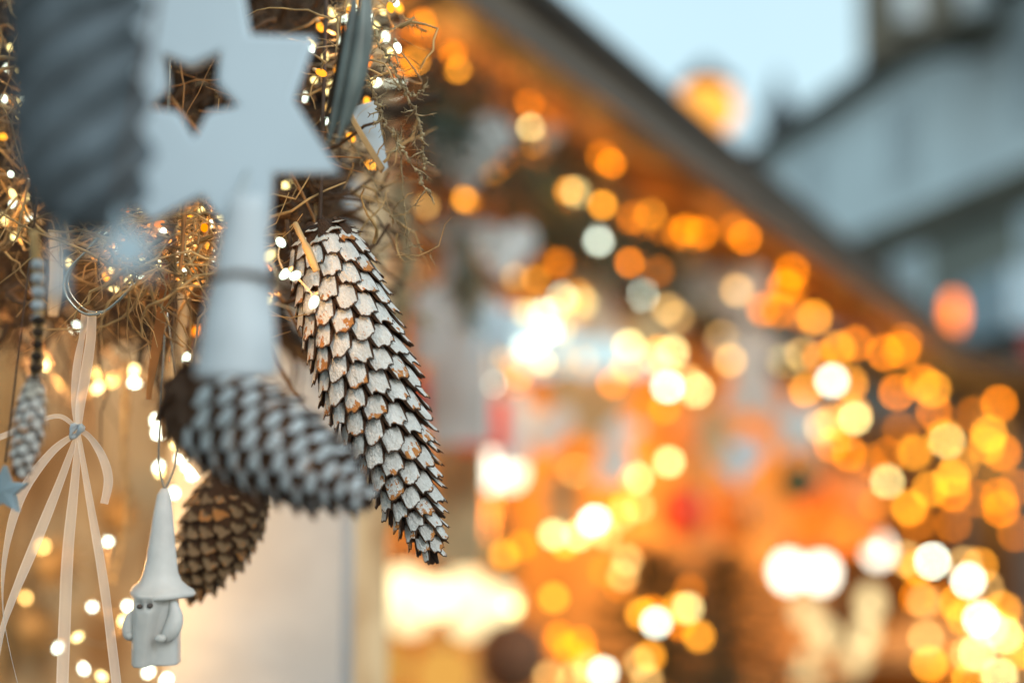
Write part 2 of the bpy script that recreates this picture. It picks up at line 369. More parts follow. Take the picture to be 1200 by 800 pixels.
# ---- far houses on the right
house = thing('town_house', at(1050, 600, 16), 'tall pale grey rendered house with dark eaves beyond the stall roof', 'house')
AH = math.radians(-10.2); HU = Vector((math.sin(AH), math.cos(AH), 0)); HN = Vector((-math.cos(AH), math.sin(AH), 0))
hp = at(1100, 400, 16); hp.z = 0
def H(s, t, z): return hp + HU * s + HN * t + Z * z
def hb(name, s0, s1, t0, t1, z0, z1, m, parent=None):
    return MB().box(H((s0 + s1) / 2, (t0 + t1) / 2, (z0 + z1) / 2), HU * (s1 - s0), HN * (t1 - t0), Z * (z1 - z0)).build(name, M[m], parent or house, smooth=False)
ZT, ZB = 6.66, 4.87
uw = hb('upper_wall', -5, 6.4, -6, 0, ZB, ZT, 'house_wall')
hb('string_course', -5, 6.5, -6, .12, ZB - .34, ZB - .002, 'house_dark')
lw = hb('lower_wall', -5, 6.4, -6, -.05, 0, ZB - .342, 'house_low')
hb('lower_band', -5, 6.45, -5.9, .05, 3.2, 3.55, 'house_dark')
hb('eave_board', -5, 6.7, -6, .35, ZT + .002, ZT + .09, 'house_dark')
MB().add([H(-5, .4, ZT + .10), H(6.7, .4, ZT + .10), H(6.7, -3, ZT + .3), H(-5, -3, ZT + .3), H(-5, -6, ZT + .10), H(6.7, -6, ZT + .10)], [(0, 1, 2, 3), (3, 2, 5, 4), (0, 3, 4), (1, 5, 2), (0, 4, 5, 1)]).build('roof', M['house_dark'], house, smooth=False)
for s_ in (-2.2, .7, 3.6):
    f = hb('window', s_ - .42, s_ + .42, .001, .04, ZB + .35, ZT - .3, 'house_wall')
    hb('pane', s_ - .33, s_ + .33, .041, .05, ZB + .43, ZT - .38, 'house_glass', f)
    f = hb('window', s_ - .42, s_ + .42, -.049, -.01, 3.62, ZB - .42, 'house_wall')
    hb('pane', s_ - .33, s_ + .33, -.009, 0.0, 3.7, ZB - .5, 'house_glass', f)
# the dark taller gabled building above it
tall = thing('tall_house', at(1120, 0, 15), 'dark grey brown gabled upper storey rising at the top right corner', 'house')
dv = 14.5
P1, P2, P3 = at(1010, 72, dv), at(1106, 34, dv), at(1330, 40, dv)
Q = [P1, P2, P3, at(1330, -300, dv), at(1150, -420, dv), at(1005, -260, dv)]
bk = Vector((.2, .9, 0))
MB().add(Q + [q + bk for q in Q], [(0, 1, 2, 3, 4, 5), (11, 10, 9, 8, 7, 6)] + [(i, (i + 1) % 6, (i + 1) % 6 + 6, i + 6) for i in range(6)]).build('upper_storey', M['house_dark'], tall, smooth=False)
for (x0, x1, y0, y1) in ((1045, 1082, -20, 30), (1118, 1180, -30, 22)):
    c = at((x0 + x1) / 2, (y0 + y1) / 2, dv - .06)
    f = MB().box(c, Rv * pxm(x1 - x0, dv), Fv * .1, Uv * pxm(y1 - y0, dv)).build('window', M['house_low'], tall, smooth=False)
    MB().box(c - Fv * .06, Rv * pxm(x1 - x0 - 10, dv), Fv * .02, Uv * pxm(y1 - y0 - 12, dv)).build('pane', M['house_glass'], f, smooth=False)
# church steeple, tiny
ch = thing('church_steeple', at(912, 575, 70), 'small slate blue church steeple against the pale sky', 'church steeple')
b0 = at(914, 150, 70); b0.z = 0; top = at(912, 84, 70).z; zb = at(912, 135, 70).z
MB().box((b0.x, b0.y, zb / 2), (1.5, 0, 0), (0, 1.5, 0), (0, 0, zb)).build('tower', M['slate_roof'], ch, smooth=False)
MB().lathe([(1.05, zb + .002), (.6, zb + (top - zb) * .3), (.1, top)], (b0.x, b0.y, 0), 8).build('spire', M['slate_roof'], ch, smooth=False)
low = thing('brown_roofed_house', at(885, 575, 40), 'low brown roofed house just past the stall roof edge', 'house')
b1 = at(893, 183, 40); zt = at(893, 168, 40).z
MB().box((b1.x + .9, b1.y, zt / 2 - .7), (2.0, 0, 0), (0, 4, 0), (0, 0, zt - 1.4)).build('wall', M['khaki'], low, smooth=False)
MB().add([(b1.x - .3, b1.y - 2.2, zt - 1.39), (b1.x + 2.1, b1.y - 2.2, zt - 1.39), (b1.x + .9, b1.y - 2.2, zt), (b1.x - .3, b1.y + 2.2, zt - 1.39), (b1.x + 2.1, b1.y + 2.2, zt - 1.39), (b1.x + .9, b1.y + 2.2, zt)], [(0, 1, 2), (5, 4, 3), (0, 2, 5, 3), (1, 4, 5, 2), (0, 3, 4, 1)]).build('roof', M['house_dark'], low, smooth=False)
# second stall far right: pale canopy with red valance
st2 = thing('far_stall', at(1200, 700, 9), 'distant stall with pale blue canopy and red valance at the right edge', 'market stall')
c = at(1230, 365, 9)
MB().box(c, (pxm(190, 9), 0, 0), (0, 1.5, 0), (0, 0, pxm(66, 9))).build('canopy', M['blue_pale'], st2, smooth=False)
c2 = at(1235, 430, 9)
MB().box((c2.x, c2.y - .78, c2.z), (pxm(170, 9), 0, 0), (0, .03, 0), (0, 0, pxm(44, 9))).build('valance', M['awning_red'], st2, smooth=False)
MB().box((c2.x, c2.y, (c2.z - .2) / 2), (pxm(190, 9), 0, 0), (0, 1.3, 0), (0, 0, c2.z - .2)).build('booth', M['hut_dark'], st2, smooth=False)

nb = thing('market_stall', S(6.2, -.3, 0), 'further timber stall glowing amber behind the curtain of bulbs at the right edge', 'market stall')
sb('back_wall', 4.9, 9.5, -2.2, -2.15, 0, 2.2, M['hut_wood'], nb); sb('counter', 4.9, 9.5, -.6, .3, .9, .95, M['hut_wood'], nb)
sb('front_panel', 4.9, 9.5, .10, .13, .02, .898, M['hut_wood'], nb); sb('side_wall', 9.45, 9.5, -2.14, .09, 0, 2.2, M['hut_wood'], nb)
slope('roof', 4.75, 9.6, .35, 2.13, -2.3, 2.6, .05, M['roof_felt'], nb)
for s_ in (5.5, 7.6):
    p = S(s_, -.7, 1.95); th = thing('heat_lamp', p, 'orange lamp inside the further stall, ' + ('near side' if s_ < 6 else 'far side'), 'lamp')
    MB().lathe([(.01, .05), (.03, .03), (.07, -.02), (.065, -.02)], p, 12).build('shade', M['iron'], th); MB().tube([p + Z * .05, p + Z * .3], .003, 5).build('cable', M['iron'], th)
    ld = bpy.data.lights.new('lamp_light', 'POINT'); ld.energy = 38; ld.color = (1, .44, .09); ld.shadow_soft_size = .06
    lo = bpy.data.objects.new('lamp_light', ld); COL.objects.link(lo); lo.parent = th; lo.location = (0, 0, -.06)

# ---- the small fir tree in front of the stall
def fir_tree(base, h, r, label, name='fir_tree'):
    t = thing(name, base, label, 'fir tree')
    MB().tube([base, base + Z * h * .5, base + Z * h * .97], [.03, .018, .004], 7).build('trunk', M['twig'], t)
    b = MB(); rr = random.Random(3)
    for i in range(300):
        f = i / 300; z = h * (.12 + .86 * f); L = r * (1 - f) ** .85 * rr.uniform(.75, 1.12) + .03; a = i * 2.399 + rr.uniform(-.2, .2)
        d = Vector((math.cos(a), math.sin(a), 0)); p0 = base + Z * z; p1 = p0 + d * L * .5 - Z * L * .12; p2 = p0 + d * L - Z * L * .08
        b.tube([p0, p1, p2], [.004, .003, .001], 4)
        n = int(26 * (L / r) + 10)
        for k in range(n):
            q = rr.uniform(.12, 1); pt = p0.lerp(p1, q * 2) if q < .5 else p1.lerp(p2, q * 2 - 1)
            for sgn in (-1, 1):
                v = (d * .6 + d.cross(Z) * sgn * rr.uniform(.5, 1) + Z * rr.uniform(-.4, .5)).normalized() * rr.uniform(.025, .05); wv = v.cross(Z).normalized() * .0075
                b.add([pt - wv, pt + wv, pt + v], [(0, 1, 2)])
    b.build('crown', M['fir_dark'], t, smooth=False)
    return t
tb = at(805, 600, 2.6); tree_h = tb.z + .0
fir_tree(Vector((tb.x - .06, tb.y, 0)), tree_h - .03, .72, 'small dark fir tree hung with warm lights before the stall')
# person in dark coat is not shown; a second darker tree stands right behind it
tb2 = at(850, 690, 3.0)
fir_tree(Vector((tb2.x, tb2.y, 0)), at(850, 625, 3.0).z, .85, 'dark unlit fir tree standing just right of the lit one')

# ---- fir garland along the stall's header
def garland(name, pts, rad, m, label, dens=60, ln=.03):
    b = MB(); rr = random.Random(hash(label) % 1000 if False else len(label)); P = [Vector(p) for p in pts]
    b.tube(P, .006, 5)
    for i in range(len(P) - 1):
        L = (P[i + 1] - P[i]).length
        for k in range(int(L * 100 * dens / 10)):
            c = P[i].lerp(P[i + 1], rr.random()); d = Vector((rr.gauss(0, 1), rr.gauss(0, 1), rr.gauss(-.2, 1))).normalized()
            c = c + d * rad * rr.random() ** .6; v = (d + Vector((rr.gauss(0, .5), rr.gauss(0, .5), rr.gauss(0, .5)))).normalized() * ln; wv = v.orthogonal().normalized() * .0022
            b.add([c - wv, c + wv, c + v], [(0, 1, 2)])
    o = b.build(name, m, smooth=False); return tag(o, label, 'garland')
garland('fir_garland', [at(x, y, d) for x, y, d in ((470, 125, 1.35), (530, 150, 1.5), (590, 165, 1.7), (650, 230, 1.9), (720, 290, 2.3), (800, 330, 2.9), (880, 390, 3.6), (960, 430, 4.4))], .085, M['fir_dark'], 'dark fir garland swagged under the stall roof among the lights', 170, .034)
for (x, y, d, rp, lb) in ((528, 135, 2.0, 40, 'dark fir bunch nearest the dried twigs'), (650, 215, 2.5, 50, 'dark fir bunch left of the upper pale bulbs'), (655, 275, 2.6, 40, 'dark fir bunch just above the white bulb cluster'), (775, 290, 3.0, 42, 'dark fir bunch under the middle of the eave'), (870, 300, 3.5, 36, 'dark fir bunch under the far half of the eave'), (1055, 520, 4.2, 60, 'dark fir bunch behind the falling amber bulbs')):
    garland('fir_bunch', [at(x - rp * .7, y - 8, d), at(x, y, d), at(x + rp * .7, y + 14, d)], pxm(rp, d), M['fir_dark'], lb, 420, .04)
garland('fir_garland', [at(x, y, 1.35) for x, y in ((545, 275), (552, 320), (548, 372))], .026, M['fir'], 'short bushy green fir bunch hanging among pale ornaments', 100, .022)
garland('fir_garland', [at(x, y, .95) for x, y in ((470, 215), (478, 300), (462, 400))], .016, M['lichen'], 'thin olive sprig hanging behind the upright cone', 45, .02)

# =================================================================== LIGHTS ON STRINGS
def sphere_mesh(name, m, elong=1.0, n=10, k=7):
    b = MB(); b.ell((0, 0, 0), 1, 1, elong, n, k); o = b.build(name, m); me = o.data; bpy.data.objects.remove(o); return me
BULB = sphere_mesh('bulb', M['bulb_far']); LED = sphere_mesh('led', M['bulb_near'], 1.6, 8, 6); SOCK = None; LEDF = sphere_mesh('led_distant', M['bulb_far'], 1.6, 8, 6); GLOBE = sphere_mesh('globe', M['bulb_far'], 1, 20, 12)
CLS = {'W': (.70, .80, .64), 'C': (.64, .50, .19), 'Y': (.56, .20, .012), 'O': (.50, .118, .001), 'K': (.22, .055, .002), 'T': (.34, .19, .055)}
APX = .0164 / (FOC / FPX)
def blur_px(d): return max(1.2, APX * abs(1 - FOC / d))
def add_bulb(me, parent, px, py, d, diam, col, k=1.0, name='bulb', rot=None):
    o = bpy.data.objects.new(name, me); COL.objects.link(o); o.parent = parent
    o.location = at(px, py, d) - wloc(parent); o.scale = (diam / 2,) * 3
    if rot: o.rotation_euler = rot
    s = diam * FPX / d; D = math.hypot(blur_px(d), s); g_ = k * (D / s) ** 2 / 100
    o.color = (col[0] * g_, col[1] * g_, col[2] * g_, 1)
    return o
def light_string(label, pts, t=None, dfix=None, group='strings of fairy lights', gain=1.0, wire=True, dmax=4.6):
    L = []; more = []
    for (x, y, c) in pts:      # the strings are doubled: a second, dimmer run of bulbs hangs close behind
        more.append((x, y, c))
        if rnd.random() < .4: more.append((x + rnd.uniform(-22, 22), y + rnd.uniform(-16, 20), rnd.choice('OOKK' if c in 'YOK' else 'YTOT')))
    for (x, y, c) in more:
        d = dfix(x, y) if dfix else on_plane(x, y, t + rnd.uniform(-.12, .12), dmax)
        L.append((x, y, d, c))
    th = thing('string_light', at(*L[0][:3]), label, 'string light', group)
    for (x, y, d, c) in L:
        diam = .010 if d < 2.0 else .016 if d < 3 else .022
        add_bulb(BULB, th, x, y, d, diam, CLS[c], gain * rnd.uniform(.95, 1.25))
    for (x, y, d, c) in L[::4] if t is not None else ():
        ld = bpy.data.lights.new('lamp_light', 'POINT'); ld.energy = .28; ld.color = (1, .42, .08); ld.shadow_soft_size = .01
        lo = bpy.data.objects.new('lamp_light', ld); COL.objects.link(lo); lo.parent = th; lo.location = at(x, y, d) - wloc(th)
    if wire and len(L) > 1:
        b = MB(); path = []
        for i in range(len(L) - 1):
            a_, c_ = at(L[i][0], L[i][1] - 3, L[i][2]), at(L[i + 1][0], L[i + 1][1] - 3, L[i + 1][2])
            m_ = (a_ + c_) / 2 - Z * .02; path += [a_, m_]
        b.tube(path + [c_], .0012, 4, False); b.build('wire', M['wire'], th)
    return th
T0 = -.10
light_string('orange string light along the roof underside at top centre', [(486, 72, 'Y'), (537, 80, 'Y'), (528, 46, 'O'), (498, 40, 'K'), (620, 121, 'O'), (623, 150, 'C'), (593, 188, 'O'), (577, 201, 'Y'), (632, 189, 'K'), (545, 233, 'Y'), (552, 236, 'O')], T0)
light_string('warm string light draped below the roof edge, upper middle', [(666, 223, 'Y'), (675, 226, 'C'), (706, 184, 'O'), (716, 192, 'O'), (706, 240, 'Y'), (740, 254, 'O'), (760, 251, 'Y'), (776, 268, 'K'), (701, 281, 'W'), (699, 308, 'Y'), (654, 308, 'O'), (740, 304, 'K'), (771, 318, 'K')], T0)
light_string('orange string light under the middle of the eave', [(821, 273, 'O'), (808, 276, 'O'), (872, 278, 'O'), (860, 268, 'K'), (889, 326, 'O'), (927, 318, 'O'), (920, 335, 'O'), (954, 372, 'Y'), (913, 365, 'K'), (1002, 402, 'O'), (1018, 372, 'K'), (1037, 413, 'O'), (1060, 400, 'K')], T0)
light_string('dense cluster of white hot bulbs right of the upright cone', [(627, 327, 'Y'), (603, 324, 'T'), (659, 349, 'W'), (662, 352, 'C'), (683, 355, 'C'), (636, 368, 'W'), (618, 368, 'C'), (646, 388, 'W'), (657, 386, 'C'), (615, 407, 'W'), (592, 419, 'T'), (636, 425, 'C'), (661, 420, 'T'), (607, 441, 'Y'), (576, 450, 'W'), (604, 470, 'Y'), (683, 422, 'T'), (647, 366, 'C'), (630, 400, 'W')], T0 - .05, gain=.5)
light_string('pale bulbs hanging in the centre of the stall front', [(753, 346, 'W'), (737, 405, 'C'), (733, 430, 'T'), (718, 449, 'O'), (779, 415, 'W'), (788, 412, 'C'), (769, 419, 'C'), (782, 453, 'W'), (815, 457, 'C'), (822, 354, 'C'), (824, 350, 'O'), (793, 373, 'T'), (779, 478, 'O'), (856, 348, 'W'), (863, 366, 'W'), (856, 422, 'T'), (919, 423, 'C'), (913, 365, 'T'), (940, 415, 'T'), (846, 395, 'T')], T0 - .05)
light_string('string of amber bulbs falling at the far end of the eave', [(982, 409, 'Y'), (975, 446, 'W'), (996, 449, 'Y'), (1002, 490, 'C'), (1000, 484, 'Y'), (944, 457, 'Y'), (1051, 459, 'O'), (1093, 456, 'Y'), (1095, 483, 'O'), (975, 495, 'Y'), (962, 500, 'T'), (1055, 503, 'K'), (995, 532, 'O'), (1019, 541, 'K'), (1040, 534, 'O')], 0)
light_string('thick curtain of amber bulbs at the right edge', [(1109, 516, 'C'), (1107, 512, 'Y'), (1141, 486, 'K'), (1171, 473, 'O'), (1159, 508, 'Y'), (1072, 530, 'Y'), (1040, 564, 'C'), (1025, 590, 'K'), (1065, 594, 'Y'), (1090, 573, 'Y'), (1115, 560, 'Y'), (1117, 578, 'O'), (1124, 545, 'Y'), (1156, 521, 'Y'), (1175, 530, 'O'), (1145, 584, 'K'), (1173, 596, 'O'), (1117, 614, 'K'), (1190, 571, 'K'), (1075, 612, 'K'), (1062, 654, 'T'), (1190, 624, 'K')], .1)
light_string('pale bulbs at the lower right corner', [(1093, 657, 'W'), (1130, 661, 'T'), (1135, 680, 'W'), (1122, 706, 'Y'), (1083, 704, 'T'), (1085, 747, 'T'), (1089, 777, 'Y'), (1149, 725, 'W'), (1177, 744, 'C'), (1175, 714, 'Y'), (1145, 764, 'C'), (1160, 735, 'C'), (1137, 796, 'Y'), (1171, 792, 'C'), (1194, 762, 'Y'), (1119, 770, 'K')], .1)
light_string('warm lights hung on the small fir tree', [(747, 560, 'C'), (784, 541, 'C'), (730, 594, 'Y'), (749, 594, 'T'), (735, 656, 'T'), (730, 674, 'T'), (707, 669, 'K'), (711, 627, 'T'), (769, 729, 'W'), (764, 716, 'O'), (794, 712, 'Y'), (806, 712, 'C'), (797, 731, 'O'), (819, 745, 'Y'), (808, 691, 'K'), (749, 776, 'T'), (758, 796, 'T'), (707, 787, 'W'), (642, 792, 'T'), (690, 790, 'T')], dfix=lambda x, y: 2.28)
light_string('bright bulbs left of the small fir tree', [(649, 626, 'C'), (677, 627, 'C'), (694, 611, 'W'), (698, 609, 'W'), (649, 700, 'Y'), (666, 759, 'O'), (680, 752, 'O'), (591, 650, 'Y'), (599, 710, 'C'), (655, 745, 'O')], dfix=lambda x, y: 2.1)

# ---- large lit lamps inside and beyond the stall, each with its own light
def lamp(px, py, d, wpx, hpx, col, k, label, energy=0, lcol=(1, .42, .10), cat='lamp', group=None, hang_to=None):
    p = at(px, py, d); th = thing('globe_lamp', p, label, cat, group)
    o = bpy.data.objects.new('lit_globe', GLOBE); COL.objects.link(o); o.parent = th
    o.scale = (pxm(wpx, d) / 2, pxm(wpx, d) / 2, pxm(hpx, d) / 2)
    o.color = (col[0] * k / 100, col[1] * k / 100, col[2] * k / 100, 1)
    h = pxm(hpx, d) / 2
    MB().lathe([(.012, 0), (.018, .004), (.016, .03), (.004, .04)], p + Z * (h - .002), 10).build('cap', M['iron'], th)
    if hang_to: MB().tube([p + Z * (h + .03), Vector((p.x, p.y, hang_to))], .003, 5).build('cable', M['iron'], th)
    if energy:
        ld = bpy.data.lights.new('lamp_light', 'POINT'); ld.energy = energy; ld.color = lcol; ld.shadow_soft_size = max(h, .05)
        lo = bpy.data.objects.new('lamp_light', ld); COL.objects.link(lo); lo.parent = th; lo.location = (0, 0, -h - .08)
    return th
RZ = EZ + .1
lamp(572, 551, 2.6, 42, 44, (1, .95, .75), 3, 'round white lamp glowing just right of the upright cone tip', 0, hang_to=RZ)
lamp(598, 553, 2.75, 34, 38, (1, .9, .6), 2.5, 'smaller lamp half merged with the white one by the cone tip', 3, hang_to=RZ)
lamp(924, 669, 3.5, 30, 36, (1, .95, .75), 4, 'left of two touching white lamps low on the right', 0, hang_to=RZ)
lamp(962, 671, 3.5, 30, 34, (1, .95, .75), 4, 'right of two touching white lamps low on the right', 6, hang_to=RZ)
lamp(1029, 644, 3.9, 24, 30, (1, .95, .75), 4, 'single bright white lamp right of the touching pair', 0, hang_to=RZ)
for (x, y, w_, h_, k, e, lb) in ((442, 704, 44, 44, 1.7, 0, 'leftmost bulb of the bright row under the cone tip'), (474, 686, 46, 46, 1.9, 0, 'second bulb from the left in the bright row under the cone tip'), (512, 700, 40, 44, 2.4, 5, 'largest central bulb of the bright row under the cone tip'), (546, 690, 46, 46, 1.7, 0, 'upper right bulb of the bright row under the cone tip'), (584, 706, 46, 46, 1.6, 0, 'rightmost bulb of the bright row under the cone tip'), (480, 726, 46, 36, 1.3, 0, 'lower left bulb of the bright row under the cone tip'), (550, 730, 46, 36, 1.3, 0, 'lower right bulb of the bright row under the cone tip')):
    lamp(x, y, 2.5, w_, h_, (1, .80, .42), k, lb, e, group='bulbs of the bright row under the cone tip', hang_to=RZ)
for (x, y, w_, h_, k, e, lb) in ((944, 716, 26, 32, 1.1, 5, 'upper pale bulb below the touching pair of lamps'), (966, 744, 26, 36, 1.2, 0, 'middle pale bulb below the touching pair of lamps'), (946, 782, 28, 36, 1.2, 0, 'lowest pale bulb below the touching pair of lamps'), (1020, 706, 24, 34, 1.5, 0, 'upper bulb right under the single bright lamp'), (1014, 742, 24, 30, 1.5, 0, 'middle bulb right under the single bright lamp'), (1004, 770, 24, 30, 1.2, 0, 'lowest bulb under the single bright lamp')):
    lamp(x, y, 3.9, w_, h_, (1, .76, .36), k, lb, e, group='bulbs hanging below the white lamps at right', hang_to=RZ)
for (x, y, w_, k, lb) in ((450, 780, 60, .5, 'amber bulb at the bottom below the bright row, left'), (520, 790, 70, .6, 'amber bulb at the bottom below the bright row, middle'), (585, 650, 50, .35, 'dim amber bulb above the right of the bright row'), (455, 600, 46, .3, 'dim amber bulb beside the tip of the blurred front cone')):
    lamp(x, y, 2.6, w_, w_, (1, .5, .10), k, lb, 0, hang_to=RZ)
for i, (s_, t_, z_, e) in enumerate(((.3, -1.5, 1.95, 9), (1.3, -1.6, 1.55, 12), (2.6, -1.5, 1.95, 12), (3.7, -1.4, 1.75, 10))):
    p = S(s_, t_, z_); th = thing('heat_lamp', p, ['orange lamp hidden deep in the near end of the stall', 'orange lamp low behind the stall counter near the cone tip', 'orange lamp in the middle of the stall behind the fir tree', 'orange lamp at the far end of the stall'][i], 'lamp')
    MB().lathe([(.01, .05), (.03, .03), (.06, -.02), (.055, -.02)], p, 12).build('shade', M['iron'], th)
    MB().tube([p + Z * .05, Vector((p.x, p.y, EZ + .25))], .003, 5).build('cable', M['iron'], th)
    ld = bpy.data.lights.new('lamp_light', 'POINT'); ld.energy = e * (6.5 if z_ < 1.8 else 2.6); ld.color = (1, .50, .11); ld.shadow_soft_size = .06
    lo = bpy.data.objects.new('lamp_light', ld); COL.objects.link(lo); lo.parent = th; lo.location = (0, 0, -.06)
# street lamps beyond the roof
def street_lamp(px, py, d, wpx, hpx, col, k, label):
    p = at(px, py, d); th = thing('street_lamp', Vector((p.x, p.y, 0)), label, 'street lamp')
    h = pxm(hpx, d) / 2
    o = bpy.data.objects.new('lantern_glass', GLOBE); COL.objects.link(o); o.parent = th; o.location = (0, 0, p.z)
    o.scale = (pxm(wpx, d) / 2, pxm(wpx, d) / 2, h); o.color = (col[0] * k / 100, col[1] * k / 100, col[2] * k / 100, 1)
    MB().tube([Vector((p.x, p.y, 0)), Vector((p.x, p.y, p.z - h))], [.06, .035], 8).build('pole', M['iron'], th)
    MB().lathe([(pxm(wpx, d) * .5, 0), (pxm(wpx, d) * .3, .05), (.02, .12)], (p.x, p.y, p.z + h * .9), 10).build('cap', M['iron'], th)
street_lamp(828, 128, 7, 74, 64, (1, .40, .06), 1.3, 'orange street lamp glowing above the stall roof edge')
street_lamp(1118, 366, 8, 16, 42, (1, .20, .005), 3.4, 'small orange street lamp right of the roof end')

# ---- pale ornaments hung along the stall front, all far out of focus
def extr(name, poly, p, size, th, m, parent=None, rz=0):
    n = len(poly); c, s = math.cos(rz), math.sin(rz); ax = Vector((c, s, 0)); ay = Vector((-s, c, 0))
    V = [p + ax * (x * size) + Z * (z * size) + ay * q for q in (-th / 2, th / 2) for x, z in poly]
    V += [p + ay * (-th / 2 - th * .2), p + ay * (th / 2 + th * .2)]
    F_ = [(i, (i + 1) % n, (i + 1) % n + n, i + n) for i in range(n)] + [((i + 1) % n, i, 2 * n) for i in range(n)] + [(i + n, (i + 1) % n + n, 2 * n + 1) for i in range(n)]
    return obj(name, V, F_, m, parent, smooth=False)
def poly(kind):
    if kind == 'star': return [((.5 if i % 2 == 0 else .22) * math.sin(math.pi * i / 5), (.5 if i % 2 == 0 else .22) * math.cos(math.pi * i / 5)) for i in range(10)]
    if kind == 'heart': return [(.5 * math.sin(a) ** 3, (13 * math.cos(a) - 5 * math.cos(2 * a) - 2 * math.cos(3 * a) - math.cos(4 * a)) / 32) for a in [2 * math.pi * i / 18 for i in range(18)]]
    if kind == 'angel': return [(0, .5), (.1, .45), (.12, .33), (.07, .25), (.34, .3), (.38, .15), (.14, .05), (.3, -.5), (-.3, -.5), (-.14, .05), (-.38, .15), (-.34, .3), (-.07, .25), (-.12, .33), (-.1, .45)]
    if kind == 'box': return [(-.5, -.5), (.5, -.5), (.5, .5), (-.5, .5)]
    if kind == 'bar': return [(-.2, -.5), (.2, -.5), (.2, .5), (-.2, .5)]
NM = {'star': 'star_ornament', 'heart': 'heart_ornament', 'angel': 'angel_ornament', 'box': 'gift_box', 'bar': 'candy_stick', 'ball': 'bauble'}
orn = [
 ('heart', 548, 175, 110, 'pale', 1.55, 'pale bluish heart hanging beside the dried twigs'),
 ('star', 742, 152, 78, 'pale', 2.35, 'whitish star hanging from the grey roof edge'),
 ('heart', 640, 160, 34, 'pale', 1.9, 'small pale heart behind the upper orange bulbs'),
 ('angel', 540, 290, 95, 'blue_pale', 1.8, 'bluish angel ornament among the fir bunch'),
 ('heart', 590, 290, 80, 'pale', 1.7, 'pale heart hanging just right of the green fir bunch'),
 ('star', 575, 385, 90, 'blue_pale', 1.6, 'bluish star above the striped gift boxes'),
 ('bar', 505, 380, 90, 'pale', 1.45, 'pale upright stick beside the right edge of the cone'),
 ('bar', 540, 430, 180, 'pale', 1.75, 'long pale stick between the two red boxes'),
 ('box', 508, 470, 52, 'red', 1.9, 'red box just right of the upright cone'),
 ('box', 566, 498, 60, 'red', 1.95, 'red box left of the bright bulb cluster, under the bluish star'),
 ('bar', 600, 500, 90, 'pale', 2.0, 'pale stick right of the second red box'),
 ('bar', 540, 590, 150, 'khaki', 2.1, 'tan stick standing under the long pale stick'),
 ('angel', 700, 350, 90, 'pale', 2.5, 'pale angel behind the white bulb cluster'),
 ('star', 760, 390, 100, 'khaki', 2.6, 'tan star behind the pale central bulbs'),
 ('heart', 690, 470, 100, 'khaki', 2.4, 'tan heart under the white bulb cluster'),
 ('heart', 640, 500, 70, 'pale', 2.3, 'pale heart left of the tan heart'),
 ('angel', 720, 520, 90, 'pale', 2.5, 'pale angel over the small fir tree'),
 ('star', 810, 330, 90, 'pale', 2.9, 'pale star under the middle of the eave'),
 ('heart', 860, 340, 80, 'pale', 3.0, 'pale heart near the white bulb pair'),
 ('angel', 880, 430, 110, 'pale', 3.0, 'pale angel left of the amber bulb string'),
 ('star', 830, 510, 90, 'khaki', 2.9, 'tan star right above the fir tree'),
 ('heart', 862, 535, 70, 'blue_pale', 3.0, 'bluish heart above the orange boxes'),
 ('box', 790, 500, 55, 'orange', 2.9, 'orange box above the fir tree top'),
 ('star', 935, 500, 90, 'blue_pale', 3.4, 'bluish star left of the falling amber bulbs'),
 ('ball', 935, 565, 46, 'fir', 3.3, 'dark green bauble over the touching lamps'),
 ('ball', 800, 600, 60, 'red', 3.0, 'red bauble left of the orange one'),
 ('ball', 865, 600, 70, 'orange', 3.1, 'large orange bauble right of the fir tree top'),
 ('ball', 990, 595, 70, 'orange', 3.6, 'orange bauble above the single bright lamp'),
 ('box', 980, 600, 90, 'orange', 3.8, 'orange box behind the bauble over the bright lamp'),
 ('angel', 660, 590, 80, 'khaki', 2.6, 'tan angel above the bright bulbs near the tree'),
 ('heart', 895, 250, 60, 'khaki', 3.2, 'tan heart tucked under the roof edge'),
 ('star', 850, 225, 60, 'khaki', 2.9, 'tan star tucked under the roof edge'),
 ('ball', 600, 770, 90, 'brown', 2.3, 'brown wicker ball at the bottom left of the tree'),
]
for (kd, x, y, s, m, d, lb) in orn:
    p = at(x, y, d); th = thing(NM[kd], p, lb, NM[kd].replace('_', ' '))
    sz = pxm(s, d)
    if kd == 'ball': MB().ell(p, sz / 2, sz / 2, sz / 2, 16, 10).build('globe', M[m], th); 
    else: extr('body', poly(kd), p, sz, sz * (.5 if kd == 'box' else .12), M[m], th, rnd.uniform(-.3, .3))
    MB().tube([p + Z * sz * .42, p + Z * (sz * .5 + .02), Vector((p.x, p.y, max(EZ - .1, p.z + sz)))], .001, 4).build('hanging_cord', M['string'], th)

# =================================================================== NEAR LEFT: twigs, straw, LEDs
def tangle(name, label, n, boxes, ln, rad, m, seed, wig=.35, cat='twigs', bias=None, kind='stuff'):
    rr = random.Random(seed); b = MB()
    for i in range(n):
        x0, x1, y0, y1, d0, d1 = rr.choice(boxes)
        p = at(rr.uniform(x0, x1), rr.uniform(y0, y1), rr.uniform(d0, d1))
        v = Vector((rr.gauss(0, 1), rr.gauss(0, .35), rr.gauss(0, .7)))
        if bias: v = v + Vector(bias)
        v.normalize(); pts = [p]; L = ln * rr.uniform(.5, 1.4)
        for k in range(7):
            v = (v + Vector((rr.gauss(0, wig), rr.gauss(0, wig * .5), rr.gauss(0, wig)))).normalized(); p = p + v * L / 7; pts.append(p)
        r0 = rad * rr.choice((.35, .6, .9, 1.2, 1.9)) * rr.uniform(.8, 1.2); b.tube(pts, [r0 * (1 - .6 * k / 7) for k in range(8)], 4, False)
    o = b.build(name, m, kind=kind); return tag(o, label, cat)
